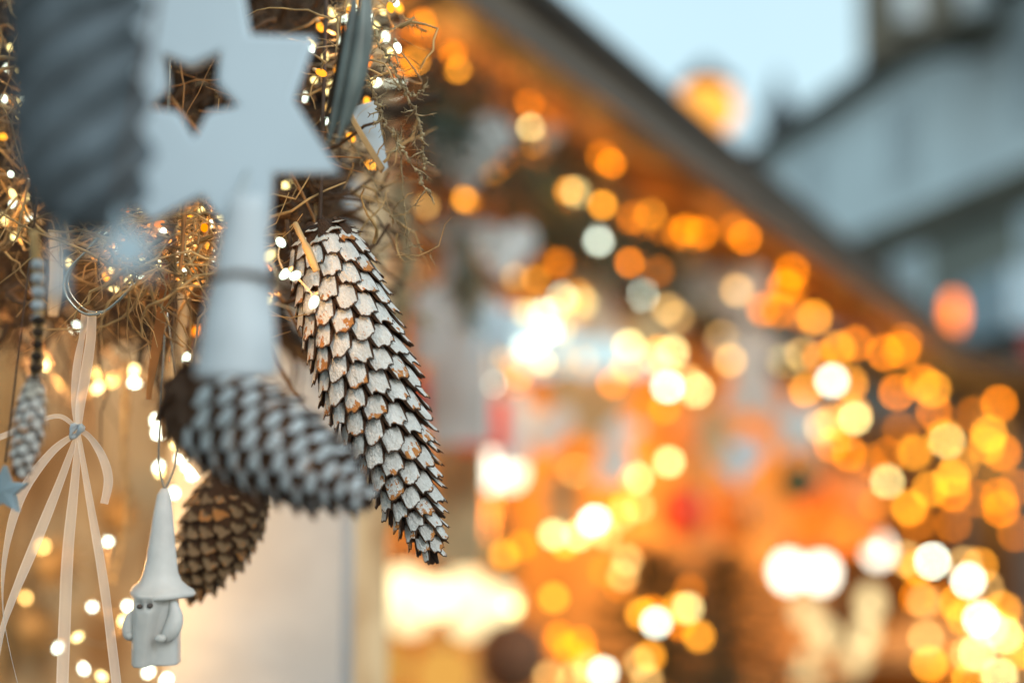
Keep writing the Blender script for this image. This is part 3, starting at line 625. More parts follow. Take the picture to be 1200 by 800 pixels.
tangle('twig_wreath', 'dark brown twig wreath behind the white star and cone', 520, [(-30, 330, 270, 395, .62, .76), (250, 395, -20, 230, .62, .76), (-30, 60, -20, 330, .64, .76), (150, 330, 20, 260, .60, .70), (310, 380, 200, 290, .60, .70)], .055, .0013, M['twig'], 11)
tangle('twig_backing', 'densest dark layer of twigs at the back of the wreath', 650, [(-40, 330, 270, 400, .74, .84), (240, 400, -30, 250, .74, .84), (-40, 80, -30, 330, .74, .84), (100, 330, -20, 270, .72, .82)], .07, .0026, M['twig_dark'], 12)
tangle('rust_straw', 'rust brown straw seen through the star shaped hole', 45, [(170, 290, 60, 160, .52, .6), (160, 300, 300, 400, .6, .68)], .05, .0008, M['straw_brown'], 13, .15, bias=(1.2, 0, -1.2))
tangle('straw_nest', 'tangled golden straw around the glowing bulbs below the star', 230, [(110, 285, 225, 335, .53, .60), (130, 260, 245, 320, .54, .58)], .05, .0005, M['straw'], 14, .45, cat='straw')
tangle('straw_nest', 'loose golden straw along the left edge of the picture', 90, [(-20, 60, 0, 300, .56, .64)], .05, .0005, M['straw'], 15, .4, cat='straw')
tangle('straw_nest', 'fine pale straw above the upright cone', 70, [(380, 470, 0, 110, .53, .6), (400, 470, 150, 300, .55, .62)], .026, .0004, M['straw'], 16, .35, cat='straw')

b = MB(); b.lathe([(.25, 1.3), (.55, 1.4), (.5, 2.1), (.15, 2.6)], (0, 0, 0), 6); o = b.build('socket', M['wire_copper']); SOCK = o.data; bpy.data.objects.remove(o)
def led_string(label, pts, k=2.4, diam=.0030, lights=(), extra=()):
    pts = list(pts)
    for (x0, x1, y0, y1, n) in extra:
        pts += [(rnd.uniform(x0, x1), rnd.uniform(y0, y1), rnd.uniform(.55, .65), rnd.choice('WCCYO')) for _ in range(n)]
    pts.sort(key=lambda p: p[1] + .25 * p[0]) if extra else None
    th = thing('led_string', at(pts[0][0], pts[0][1], pts[0][2]), label, 'string light', 'micro light strings around the ornaments')
    b = MB(); prev = None; path = []
    for (x, y, d, c) in pts:
        s = diam * FPX / d
        D = blur_px(d); g_ = max(1.0, .55 * (math.hypot(D, s) / s) ** 2)
        o = add_bulb(LED if d < .66 else LEDF, th, x, y, d, diam, CLS[c], k * min(1, 1), name='bulb', rot=(rnd.uniform(-1.2, 1.2), rnd.uniform(-1.2, 1.2), 0))
        q = at(x, y, d)
        so_ = bpy.data.objects.new('socket', SOCK); COL.objects.link(so_); so_.parent = o
        if prev is not None:
            mid = (prev + q) / 2 + Vector((rnd.uniform(-1, 1), rnd.uniform(-.5, .5), rnd.uniform(-1, .6))) * (prev - q).length * .25
            path += [Vector(v) for v in smooth_path([tuple(prev), tuple(mid), tuple(q)], 5)][:-1]
        prev = q
    b.tube(path + [prev], .0003, 4, False)
    b.build('wire', M['wire_copper'], th)
    for (x, y, d, e) in lights:  # unseen point lights added near the bulbs to boost their glow
        ld = bpy.data.lights.new('lamp_light', 'POINT'); ld.energy = e; ld.color = (1, .52, .17); ld.shadow_soft_size = .003
        lo = bpy.data.objects.new('lamp_light', ld); COL.objects.link(lo); lo.parent = th; lo.location = at(x, y, d) - wloc(th)
led_string('tiny lights running down the left edge', [(12, 24, .95, 'T'), (13, 56, .62, 'C'), (9, 81, .66, 'W'), (23, 82, .58, 'C'), (6, 116, .6, 'W'), (17, 118, .7, 'Y'), (4, 160, .62, 'Y'), (13, 204, .57, 'W'), (15, 227, .58, 'C'), (15, 238, .6, 'W'), (28, 244, .6, 'Y'), (36, 254, .62, 'W'), (5, 257, .64, 'C'), (17, 277, .62, 'C'), (13, 325, 1.0, 'Y'), (24, 262, .7, 'Y')], lights=((9, 81, .60, .015), (15, 230, .58, .015), (17, 277, .6, .015)), extra=((0, 40, 60, 290, 10),))
led_string('tiny lights glowing in the straw nest below the star', [(154, 257, .58, 'C'), (206, 232, .63, 'W'), (139, 290, .59, 'W'), (142, 293, .62, 'Y'), (126, 325, .62, 'Y'), (152, 327, .60, 'C'), (165, 321, .57, 'W'), (79, 308, .64, 'C'), (186, 299, .60, 'W'), (186, 310, .60, 'C'), (204, 287, .62, 'W'), (207, 301, .62, 'W'), (221, 284, .64, 'C'), (216, 319, .6, 'W'), (215, 327, .6, 'C'), (247, 262, .58, 'W'), (259, 254, .56, 'C'), (268, 262, .7, 'Y'), (230, 300, .6, 'Y'), (175, 268, .58, 'Y'), (128, 268, .6, 'Y'), (120, 282, .58, 'C'), (245, 290, .6, 'Y'), (255, 318, .6, 'Y'), (170, 285, .6, 'C'), (192, 270, .62, 'W'), (112, 300, .62, 'Y'), (236, 245, .6, 'C')], lights=((142, 291, .57, .018), (206, 290, .575, .02), (247, 262, .57, .018), (216, 319, .58, .018)), extra=((115, 275, 232, 300, 22), (100, 230, 290, 340, 8)))
led_string('tiny lights lying on the upper left of the upright cone, two more added unseen behind the bell', [(333, 218, .62, 'C'), (338, 216, .64, 'C'), (329, 284, .526, 'W'), (334, 321, .522, 'W'), (346, 323, .52, 'W'), (368, 354, .517, 'W'), (314, 352, .49, 'C'), (316, 300, .49, 'C')], 2.2, .0034, lights=((334, 321, .512, .03), (314, 352, .49, .016), (316, 300, .49, .012)))  # last two bulbs, hidden behind the bell, are added to warm the cone
led_string('tiny lights behind the ribbon and hanger at the left', [(88, 383, .72, 'W'), (52, 428, .74, 'C'), (114, 454, .80, 'C'), (131, 448, .8, 'T'), (113, 438, .8, 'T'), (156, 434, .8, 'C'), (159, 447, .82, 'W'), (191, 415, .8, 'O'), (219, 419, .62, 'W'), (232, 387, .7, 'O'), (184, 492, .84, 'W'), (186, 506, .84, 'W'), (186, 546, .72, 'W'), (187, 552, .74, 'C'), (204, 577, .76, 'W'), (212, 536, .72, 'W'), (219, 547, .74, 'W'), (226, 556, .74, 'W'), (205, 520, .72, 'C')], 2.2, .0035, lights=((113, 450, .78, .25), (160, 480, .72, .06), (52, 428, .76, .3)))
led_string('tiny lights scattered around the pottery gnome', [(126, 634, .74, 'W'), (108, 710, .76, 'W'), (150, 710, .76, 'W'), (144, 727, .74, 'C'), (91, 746, .70, 'C'), (68, 758, .72, 'W'), (98, 783, .74, 'W'), (119, 792, .72, 'C'), (174, 787, .78, 'W'), (195, 796, .78, 'W'), (30, 700, .9, 'T'), (50, 640, .95, 'T')], 2.2, .0035, lights=((40, 640, .8, .5), (98, 720, .72, .15), (60, 600, .8, .3), (60, 758, .78, .25)))
led_string('tiny lights at the top among the straw and grey leaf', [(392, 22, .62, 'C'), (388, 14, .6, 'C'), (381, 67, .6, 'C'), (396, 82, .62, 'Y'), (389, 99, .64, 'C'), (368, 94, .6, 'C'), (385, 126, .62, 'T'), (411, 161, .6, 'Y'), (411, 10, .6, 'C'), (420, 4, .6, 'T'), (437, 96, .56, 'C'), (464, 4, .58, 'W'), (452, 43, .62, 'W'), (466, 56, .55, 'W'), (456, 62, .6, 'C'), (434, 193, .8, 'Y'), (430, 118, .6, 'Y'), (448, 12, .6, 'C'), (440, 30, .6, 'C')], lights=((392, 40, .6, .018), (450, 50, .57, .018)), extra=((370, 470, 0, 110, 16), (355, 400, 40, 150, 6)))
th = thing('string_light', at(456, 99, 1.5), 'two larger yellow bulbs shining through the dried twigs', 'string light', 'strings of fairy lights')
add_bulb(BULB, th, 458, 99, 1.4, .012, CLS['W'], 1.6); add_bulb(BULB, th, 455, 102, 1.5, .012, CLS['Y'], 1.4); add_bulb(BULB, th, 471, 232, 1.5, .010, CLS['C'], 1.2); add_bulb(BULB, th, 500, 242, 1.5, .010, CLS['T'], .8)
MB().tube([at(455, 60, 1.45), at(470, 150, 1.45), at(471, 225, 1.5), at(500, 240, 1.5)], .001, 4).build('wire', M['wire'], th)

# ---- dried twigs at the top right of the cluster
def dried(name, label, main, seed, rad=.0006, spur=.006, k=26):
    rr = random.Random(seed); b = MB(); P = pxpath(main, 8); n = len(P)
    P = [p + Vector((rr.gauss(0, 1), rr.gauss(0, 1), rr.gauss(0, 1))) * .0004 for p in P]
    b.tube(P, [rad * (1.1 - .8 * i / n) for i in range(n)], 5)
    for i in range(k):
        j = rr.randrange(1, n - 1); p = P[j]; t = (P[j + 1] - P[j - 1]).normalized(); v = (t * .5 + Vector((rr.gauss(0, 1), rr.gauss(0, .6), rr.gauss(0, 1)))).normalized(); L = spur * rr.uniform(.3, 1.3)
        q = [p]
        for s_ in range(4): v = (v + Vector((rr.gauss(0, .35), rr.gauss(0, .3), rr.gauss(0, .35)))).normalized(); q.append(q[-1] + v * L / 4)
        b.tube(q, [rad * .55, rad * .5, rad * .4, rad * .3, rad * .15], 4)
        for s_ in range(2):
            v2 = (v + Vector((rr.gauss(0, 1), rr.gauss(0, 1), rr.gauss(0, 1)))).normalized(); b.tube([q[2 + s_], q[2 + s_] + v2 * L * .3], [rad * .3, rad * .1], 3)
    for i in range(k * 2):
        j = rr.randrange(0, n - 1); c = P[j]; b.ell(c, rad * rr.uniform(.9, 1.6), rad * rr.uniform(.9, 1.6), rad * rr.uniform(.8, 1.3), 5, 4)
    o = b.build(name, M['lichen']); return tag(o, label, 'twig')
dried('dried_twig', 'thin crusty twig slanting down to the right, lower of two', [(415, 60, .55), (434, 101, .548), (445, 131, .545), (460, 157, .545), (475, 182, .543), (505, 228, .54)], 21, .00075, .008, 30)
dried('dried_twig', 'thin crusty twig curving down at the right, ending in hooks', [(440, 40, .555), (454, 67, .55), (471, 101, .548), (490, 139, .545), (496, 176, .545), (497, 200, .545)], 22, .00065, .008, 34)
dried('dried_twig', 'short spiky twig branching out over the larger bulb', [(471, 101, .546), (485, 112, .54), (498, 102, .54)], 23, .0005, .005, 12)
dried('dried_twig', 'pale forked twig crossing the top straw', [(420, 20, .56), (450, 34, .56), (478, 30, .57), (500, 36, .57)], 24, .0005, .006, 16)
dried('dried_twig', 'fine grey twig hanging straight beside the cone top', [(462, 150, .56), (470, 190, .56), (474, 240, .56), (480, 300, .57)], 25, .0004, .004, 14)
dried('dried_twig', 'fine bent twig at the right shoulder of the cone', [(400, 150, .58), (425, 190, .58), (470, 270, .57), (505, 300, .57)], 26, .0004, .005, 14)

# =================================================================== CONES
def scale_mesh(name, mats, seed, W=1.0, L=1.0, th=.07, jag=1.0, point=0.0):
    """One woody scale: x across, y towards its tip, z outward. Unit width; painted face, bare edges and back."""
    rr = random.Random(seed); nu, nv = 12, 9
    ph = [rr.uniform(0, 6.28) for _ in range(4)]; asym = rr.uniform(-.05, .07); cen = rr.uniform(-.18, .22); hgt = rr.uniform(.07, .15); cor = rr.uniform(.02, .08)
    vs = []; uv = []
    for side in (0, 1):
        for j in range(nv + 1):
            v = j / nv
            hw = .5 * W * (.42 + .58 * math.sin(min(1, v / .72) * math.pi / 2)) if v < .72 else .5 * W * (1 - (.10 + point * .5) * ((v - .72) / .28) ** 1.3)
            hw *= 1 + (.035 * math.sin(9 * v + ph[0])) * jag
            for i in range(nu + 1):
                u = -1 + 2 * i / nu
                e = max(0, (v - .6) / .4)
                uc = u - cen
                prof = (hgt * max(0, 1 - abs(uc) / .55) ** .9 + cor * math.exp(-((abs(u) - .86) / .13) ** 2) - .02) * jag - .10 * abs(u) ** 7 - point * abs(u) ** 2 + .018 * jag * math.sin(6.5 * u + ph[1]) + .022 * jag * rr.uniform(-1, 1) * (1 if side == 0 and j == nv else 0) + asym * u
                y = L * (v + e ** 2 * prof)
                x = u * hw
                z = -.13 * W * u * u + .05 * math.sin(v * math.pi) + .06 * e ** 2 * (1 - .5 * u * u) + .012 * math.sin(7 * u + ph[2] + 5 * v)
                t_ = th * (1 - .55 * e) * (1 - .35 * u * u)
                if side: z -= t_
                vs.append((x, y, z)); uv.append(((u + 1) / 2, v))
    n1 = nu + 1; off = n1 * (nv + 1); fs = []; fm = []
    # keep both faces on the same outline
    for j in range(nv + 1):
        for i in range(n1):
            a = vs[j * n1 + i]; b = vs[off + j * n1 + i]; vs[off + j * n1 + i] = (a[0], a[1], b[2])
    for j in range(nv):
        for i in range(nu):
            a = j * n1 + i; fs.append((a, a + 1, a + n1 + 1, a + n1)); fm.append(0)
            b = off + a; fs.append((b, b + n1, b + n1 + 1, b + 1)); fm.append(1)
    edge = [j * n1 for j in range(nv + 1)] + [nv * n1 + i for i in range(1, n1)] + [j * n1 + nu for j in range(nv - 1, -1, -1)]
    for a, b in zip(edge[:-1], edge[1:]): fs.append((a, b, b + off, a + off)); fm.append(1)
    o = obj(name, vs, fs, None, uvs=uv, mats=mats, fm=fm)
    me = o.data; bpy.data.objects.remove(o)
    try: me.set_sharp_from_angle(angle=math.radians(50))
    except Exception: pass
    return me
def make_cone(label, base, tip, rmax, prof, cell, face_mat, n_max=298, opening=14, wscale=1.32, lscale=2.5, bendv=None, spin=0, sign=1, seed=0, group='spruce cones hanging in the cluster', point=0.0, tipopen=0, jag=1.0, taper=.45):
    axis = (tip - base); L = axis.length; az = axis.normalized()
    root = thing('spruce_cone', base, label, 'cone', group)
    rr = random.Random(seed)
    fullm = [scale_mesh('scale', [M['scale_full'], M['scale_edge']], seed * 10 + q + 50, point=point, jag=jag) for q in range(3)] if face_mat is M['scale_white'] else [scale_mesh('scale', [M['scale_edge'], M['scale_edge']], seed * 10 + q + 50, point=point, jag=jag) for q in range(3)]
    nfull = 14 if face_mat is M['scale_white'] else (34 if face_mat is M['scale_tip_white'] else 0)
    meshes = [scale_mesh('scale', [face_mat, M['scale_edge']], seed * 10 + q, point=point, jag=jag, L=1.0) for q in range(7)]
    ax = az.cross(Fv).normalized(); ay = az.cross(ax)
    bend = bendv or Vector((0, 0, 0))
    def R(t):
        for i in range(len(prof) - 1):
            if t <= prof[i + 1][0]:
                f = (t - prof[i][0]) / (prof[i + 1][0] - prof[i][0]); f = f * f * (3 - 2 * f) * .5 + f * .5
                return rmax * (prof[i][1] * (1 - f) + prof[i + 1][1] * f)
        return rmax * prof[-1][1]
    def centre(t): return az * (L * t) + bend * (4 * t * (1 - t))
    core = [(max(.0006, R(min(1, t + .04)) * .62 * (1 if t < .92 else max(.05, (1 - t) / .08))), t) for t in [i / 16 for i in range(17)]]
    b = MB(); b.tube([base + centre(t) for _, t in core], [r for r, _ in core], 14); b.build('core', M['cone_core'], root)
    t = .0; i = 0
    while t < 1.0 and i < n_max:
        r = R(t); sf = max(.32, (r / rmax)) ** taper
        a = sign * (spin + i * math.radians(137.508))
        # bend direction at t
        tan = (centre(min(1, t + .01)) - centre(max(0, t - .01))).normalized()
        rad = (ax * math.cos(a) + ay * math.sin(a)); rad = (rad - tan * rad.dot(tan)).normalized()
        op = math.radians(opening * rr.uniform(.9, 1.12) + tipopen * max(0, (t - .8) / .2) + (8 * max(0, .08 - t) / .08))
        if t > .93: op *= .6
        size = cell * wscale * sf * rr.uniform(.94, 1.05); length = cell * lscale * sf * rr.uniform(.96, 1.04)
        op = max(op, math.acos(max(.12, min(1, (t * L + .12 * length) / length)))) if t < .3 else op
        length = min(length, .95 * r / math.sin(op))
        y = (tan * math.cos(op) + rad * math.sin(op)).normalized(); x = y.cross(rad).normalized(); z = x.cross(y)
        tip_p = centre(t) + rad * r
        # tip of scale at (t, r): origin backs off along y
        org = tip_p - y * length
        o = bpy.data.objects.new('scale', fullm[i % 3] if (fullm and i < nfull) else meshes[rr.randrange(7)]); COL.objects.link(o); o.parent = root
        mtx = Matrix((x * size, y * length, z * size)).transposed().to_4x4(); mtx.translation = org
        roll = Matrix.Rotation(rr.gauss(0, .05), 4, 'Y')
        o.matrix_basis = mtx @ roll
        area = (cell * sf) ** 2; t += area / (2 * math.pi * max(r, cell * .45)) / L; i += 1
    return root, i
mm = lambda d: d / FPX
# upright, in focus
d0 = .553
base, tip = at(375, 265, d0), at(513, 660, d0 - .004)
pr = [(0, .52), (.05, .70), (.15, .86), (.32, .97), (.5, 1.0), (.68, .88), (.82, .66), (.93, .42), (1.0, .16)]
cone, ncount = make_cone('white washed upright spruce cone with chipped orange patches, sharply in focus', base, tip, pxm(62, d0), pr, pxm(27.3, d0), M['scale_white'], bendv=Rv * pxm(7, d0) * -1, spin=1.0, sign=-1, seed=3, opening=24, tipopen=4, wscale=1.10, lscale=2.05)
assert ncount < 298
hang(cone, base, .0008)
# its stalk and the twig beside it
b = MB(); b.tube(pxpath([(346, 262, .535), (352, 275, .532), (362, 296, .53), (371, 318, .53)]), [.0011] * 10 + [.0016] * 6 + [.0014] * 3, 6); tag(b.build('wood_stalk', M['tan_wood']), 'pale bent stalk lying against the top left of the upright cone', 'stalk')
b = MB(); b.tube(pxpath([(336, 258, .56), (338, 275, .557), (345, 300, .55), (352, 330, .55)]), [.0009] * 19, 6); tag(b.build('wood_stalk', M['twig']), 'thin brown stalk at the left shoulder of the upright cone', 'stalk')
# blurred in front
d1 = .435
base, tip = at(206, 458, d1 + .01), at(440, 592, d1 - .01)
pr = [(0, .62), (.08, .82), (.3, 1.0), (.55, .95), (.78, .72), (.92, .42), (1.0, .2)]
fc, n2 = make_cone('blurred brown cone with white scale tips lying in front, pointing right', base, tip, pxm(68, d1), pr, pxm(28, d1), M['scale_tip_white'], spin=.4, sign=1, seed=5, opening=24, wscale=1.25, lscale=2.2, point=.12, tipopen=6, taper=.35)
hang(fc, base, .0008)
# small brown one behind
d2 = .625
base, tip = at(286, 560, d2), at(220, 702, d2 + .01)
pr = [(0, .5), (.12, .85), (.35, 1.0), (.6, .92), (.85, .6), (1.0, .25)]
bc, n3 = make_cone('small brown cone hanging behind the pottery gnome, pointing down', base, tip, pxm(50, d2), pr, pxm(20, d2), M['scale_brown'], spin=.2, sign=1, seed=8, opening=20, wscale=1.3, lscale=2.2, point=.15)
hang(bc, base, .0006)
# slender one at left edge
d3 = .47
base, tip = at(42, 440, d3), at(24, 562, d3)
pr = [(0, .5), (.15, .75), (.5, 1.0), (.8, .85), (1.0, .4)]
sc_, n4 = make_cone('slender spotted pale cone hanging at the left edge', base, tip, pxm(20, d3), pr, pxm(15, d3), M['scale_white'], spin=.2, seed=9, opening=26, wscale=1.1, lscale=2.0, taper=.2)
pass
cd = thing('beaded_cord', at(42, 300, d3), 'pale cord knotted with dark seed beads above the slender cone', 'cord')
MB().tube(pxpath([(40, 270, d3), (44, 330, d3), (46, 380, d3), (42, 440, d3)]), .0016, 6).build('cord', M['straw'], cd)
for i, y in enumerate(range(375, 440, 14)): MB().ell(at(45 - i * .8, y, d3 - .002), .0024, .0024, .0017, 8, 6).build('bead', M['twig_dark'], cd)
for i, y in enumerate(range(310, 375, 16)): MB().ell(at(44, y, d3 - .001), .0022, .0022, .0018, 8, 6).build('bead', M['white_worn'], cd)
hang(cd, at(40, 270, d3))

# =================================================================== NEAR ORNAMENTS
dS = .41
st = thing('star_ornament', at(240, 100, dS), 'big white painted wooden star with a star shaped hole', 'star ornament')
outer = [(275, -75), (293, 42), (368, 43), (343, 116), (398, 202), (321, 204), (316, 262), (296, 310), (238, 232), (180, 262), (140, 225), (128, 160), (60, 110), (140, 40), (150, -60), (215, -20)]
hole = star_pts(227, 110, 55, 29, 5, 88)
plate('body', [outer, hole[::-1]], dS, .007, M['white_wood'], st, tilt=.10, bevel=.0012)
hang(st, at(275, -70, dS), .0009)
# small star very close to the lens
st3 = thing('star_ornament', at(110, 300, .30), 'small pale star hanging very close, blurred to a haze over the straw', 'star ornament')
plate('body', [star_pts(150, 292, 52, 20, 5, -100)], .31, .003, M['blue_pale'], st3, tilt=.2, bevel=.0005)
MB().tube([at(140, 236, .31), (at(140, 236, .31).x, .40, RAILZ)], .0006, 5).build('hanging_cord', M['string'], st3)
st4 = thing('pale_tassel', at(68, 300, .33), 'soft pale tassel blurred below the ribbed grey ornament', 'tassel')
b = MB()
for i in range(14):
    a = rnd.uniform(-9, 9); b.tube(pxpath([(72 + a * .3, 255, .335 + rnd.uniform(-.004, .004)), (68 + a * .6, 300, .335), (66 + a, 350 + rnd.uniform(-8, 6), .335)], 3), .0007, 4)
b.build('threads', M['blue_pale'], st4)
MB().tube([at(72, 256, .335), (at(72, 256, .335).x, .40, RAILZ)], .0006, 5).build('hanging_cord', M['string'], st4)

# ribbed slate ornament
dG = .335
gr = thing('ribbed_ornament', at(90, 100, dG), 'thick slate grey ornament with slanting ribs, blurred at the upper left', 'ornament')
b = MB(); N = 72; K = 150; vs = []; y0, y1 = -140, 272
for j in range(K + 1):
    v = j / K; y = y0 + (y1 - y0) * v
    rb = 72 if v < .78 else 72 * math.sqrt(max(0.0, 1 - ((v - .78) / .22) ** 2 * .92)) 
    cxp = 92 + (12 * max(0, v - .6) / .4)
    for i in range(N):
        a = 2 * math.pi * i / N
        rib = math.sin(2 * math.pi * y / 56 + 5 * a + .5 * math.sin(y / 37)) 
        r = pxm(rb * (1 + .15 * rib + .02 * math.sin(9 * a)), dG)
        vs.append(at(cxp, y, dG) + Rv * r * math.cos(a) + Fv * r * .8 * math.sin(a))
fs = [(j * N + i, j * N + (i + 1) % N, (j + 1) * N + (i + 1) % N, (j + 1) * N + i) for j in range(K) for i in range(N)] + [tuple(range(N))[::-1], tuple(K * N + i for i in range(N))]
obj('body', vs, fs, M['slate'], gr)
MB().tube([at(92, -140, dG), (at(92, -140, dG).x, .40, RAILZ)], .0009, 5).build('hanging_cord', M['string'], gr)

# white tapered bell with dark cord, in front
dB = .392
bl = thing('bell_ornament', at(285, 430, dB), 'white tapered bell tied with a dark cord, standing over the blurred cone', 'bell ornament')
prof = [(.2, 228), (22, 230), (26, 250), (29, 280), (32, 312), (36, 335), (41, 370), (45, 405), (48, 432), (48, 440), (44, 442), (.2, 436)]
o_ = at(283, 330, dB)
vs = MB(); vs.lathe([(pxm(r, dB), pxm(330 - y, dB)) for r, y in prof], o_, 32, ax=Rv, ay=Fv, az=(Uv + Rv * .06)).build('bell', M['white_worn'], bl)
b = MB(); pts = []
for i in range(33):
    a = 2 * math.pi * i / 32; pts.append(at(288, 322, dB) + Rv * pxm(43, dB) * math.cos(a) + Fv * pxm(36, dB) * math.sin(a) - Uv * pxm(9, dB) * abs(math.cos(a)) ** 2)
b.tube(pts, .0009, 6, False).build('neck_cord', M['twig'], bl)
MB().tube([at(278, 230, dB), at(286, 215, dB + .005), at(290, 200, dS - .004)], .0006, 5).build('hanging_cord', M['pale'], bl)

# grey green folded leaf
lf = thing('leaf_ornament', at(405, 80, .49), 'dark grey green folded leaf ornament seen edge on', 'leaf ornament')
def leaf(cx, cy_, ln, wd, ang, d, m, parent, name, thick=.003):
    vs = []; fs = []; K = 22; N = 10; c, s = math.cos(ang), math.sin(ang)
    for j in range(K + 1):
        v = j / K; w_ = wd * math.sin(math.pi * v) ** .8 + .3; y = (v - .5) * ln
        for i in range(N):
            a = 2 * math.pi * i / N; xx = w_ / 2 * math.cos(a) * (1 + .25 * math.cos(3 * a)); zz = pxm(w_ * .35, d) * math.sin(a)
            bow = 7 * math.sin(math.pi * v)
            vs.append(at(cx + (xx + bow) * c - y * s, cy_ + (xx + bow) * s + y * c, d) + Fv * zz)
    for j in range(K):
        for i in range(N): fs.append((j * N + i, j * N + (i + 1) % N, (j + 1) * N + (i + 1) % N, (j + 1) * N + i))
    return obj(name, vs, fs, m, parent)
leaf(399, 78, 190, 17, .17, .485, M['zinc'], lf, 'leaf_fold')
leaf(411, 74, 195, 16, .17, .48, M['zinc'], lf, 'leaf_fold')
leaf(420, 66, 170, 11, .15, .487, M['zinc'], lf, 'leaf_fold')
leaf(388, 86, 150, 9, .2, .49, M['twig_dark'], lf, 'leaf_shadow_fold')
hang(lf, at(420, -15, .485), .0006)
# pointed star seen from the side
ps = thing('pointed_ornament', at(430, 170, .56), 'thin white wooden point with raw tan edge under the grey leaf', 'star ornament')
plate('face', [[(408, 128), (440, 118), (455, 196), (448, 202)]], .575, .0015, M['white_wood'], ps, tilt=.3, bevel=.0003)
plate('edge', [[(404, 130), (413, 134), (451, 196), (446, 203)]], .566, .004, M['tan_wood'], ps, tilt=0, bevel=.0005)
hang(ps, at(420, 122, .57), .0006)

# ring hanger and organza ribbon
hg = thing('wire_hanger', at(110, 320, .545), 'thin rounded metal wire loop above the sheer ribbon', 'wire hanger')
pth = [(128, 262, .545), (105, 290, .545), (84, 312, .545), (75, 332, .545), (80, 350, .545), (96, 366, .545), (114, 368, .545), (132, 358, .545), (152, 337, .545), (158, 318, .55), (150, 285, .55), (136, 262, .548)]
MB().tube(pxpath(pth, 8), .00055, 7).build('wire', M['metal'], hg)
MB().tube([p + Vector((.0012, .001, .0012)) for p in pxpath(pth, 8)], .00035, 6).build('wire', M['metal'], hg)
hang(hg, at(132, 262, .546), .0004, 'metal')
rb_ = thing('organza_ribbon', at(92, 505, .55), 'sheer white organza ribbon tied in a bow with long tails', 'ribbon')
strip([(108, 366, .545, 12), (106, 400, .547, 15, 10), (100, 440, .55, 15), (94, 475, .55, 13), (92, 505, .55, 7)], parent=rb_, name='hanging_loop', m=M['organza'])
strip([(100, 366, .550, 11), (96, 395, .552, 12, 30), (90, 430, .553, 12, 10), (88, 470, .552, 11), (91, 505, .55, 7)], parent=rb_, name='hanging_loop', m=M['organza'])
strip([(92, 503, .549, 6), (105, 512, .545, 10, 20), (120, 535, .54, 12), (127, 562, .54, 13), (122, 590, .54, 11)], parent=rb_, name='bow_loop', m=M['organza'])
strip([(91, 503, .549, 5), (72, 488, .545, 7, 30), (48, 492, .54, 7, 20), (10, 508, .535, 8), (-20, 520, .53, 8)], parent=rb_, name='bow_loop', m=M['organza'])
strip([(91, 507, .55, 6), (60, 530, .545, 12, 10), (25, 580, .54, 14), (6, 650, .54, 11, 30), (4, 720, .54, 8, 60), (18, 790, .54, 5, 75), (30, 830, .54, 5, 60)], parent=rb_, name='ribbon_tail', m=M['organza'])
strip([(91, 507, .55, 6), (72, 560, .55, 12, 10), (44, 630, .548, 15), (15, 700, .545, 13, 20), (2, 740, .545, 11, 30), (-8, 790, .545, 10)], parent=rb_, name='ribbon_tail', m=M['organza'])
strip([(92, 508, .55, 6), (88, 560, .55, 12), (80, 640, .552, 16), (76, 720, .555, 17), (72, 830, .555, 17)], parent=rb_, name='ribbon_tail', m=M['organza'])
strip([(92, 508, .55, 6), (104, 580, .548, 10), (118, 660, .547, 13), (128, 730, .547, 14, 10), (140, 830, .547, 14)], parent=rb_, name='ribbon_tail', m=M['organza'])
MB().ell(at(92, 505, .548), .0035, .003, .0032, 10, 8).build('knot', M['satin'], rb_) if False else None
b = MB(); kp = at(91, 505, .548)
b.tube([kp + Vector((math.cos(a) * .0021, -.0012 + .0012 * math.sin(1.7 * a), math.sin(a * 1.3) * .0024)) for a in [i * .45 for i in range(26)]], [.0008 + .0004 * math.sin(i * 1.7) for i in range(26)], 7)
b.build('knot', M['white_worn'], rb_)

# rust ribbon strip and cream ribbon
rs = thing('rust_ribbon', at(195, 380, .56), 'narrow rust orange ribbon hanging under the straw', 'ribbon')
strip([(196, 300, .565, 14), (192, 350, .565, 13, 15), (184, 400, .565, 12), (176, 450, .565, 9, 20), (174, 468, .565, 6)], parent=rs, name='ribbon', m=M['leather'])
rs2 = thing('cream_ribbon', at(212, 380, .6), 'pale cream ribbon strip right beside the rust ribbon', 'ribbon')
strip([(215, 320, .63, 14), (213, 370, .63, 15), (208, 430, .63, 14)], parent=rs2, name='ribbon', m=M['satin'])
rs3 = thing('cream_ribbon', at(60, 330, .6), 'blurred cream ribbon strip hanging between the beads and the wire loop', 'ribbon')
strip([(64, 270, .62, 12), (66, 320, .62, 13), (62, 370, .62, 12)], parent=rs3, name='ribbon', m=M['satin'])

# pottery gnome
dg = .575
gn = thing('gnome_ornament', at(184, 776, dg), 'white pottery gnome head with tall pointed hat hanging on wires', 'gnome ornament')
U_ = pxm(1, dg)
def G(x, y, z=0): return at(x, y, dg) + Fv * (z * U_)
b = MB(); rows = [(572, 193, 4), (580, 192, 8), (600, 191, 11), (625, 190, 14), (650, 189, 17), (670, 188, 20), (680, 188, 24), (686, 188.5, 30), (690, 189, 36), (694, 189.5, 38), (697, 189, 36), (697, 189, 28), (694, 188, 18)]
N = 32
for (y, x, r) in rows:
    for i in range(N):
        a = 2 * math.pi * i / N; wob = 1 + .05 * math.sin(3 * a + .6) * (r / 38); b.v.append(G(x, y + (2.5 * math.sin(a + 2.4) + 1.5 * math.sin(2 * a)) * (r / 38) ** 2, 0) + (Rv * math.cos(a) + Fv * .85 * math.sin(a)) * r * U_ * wob)
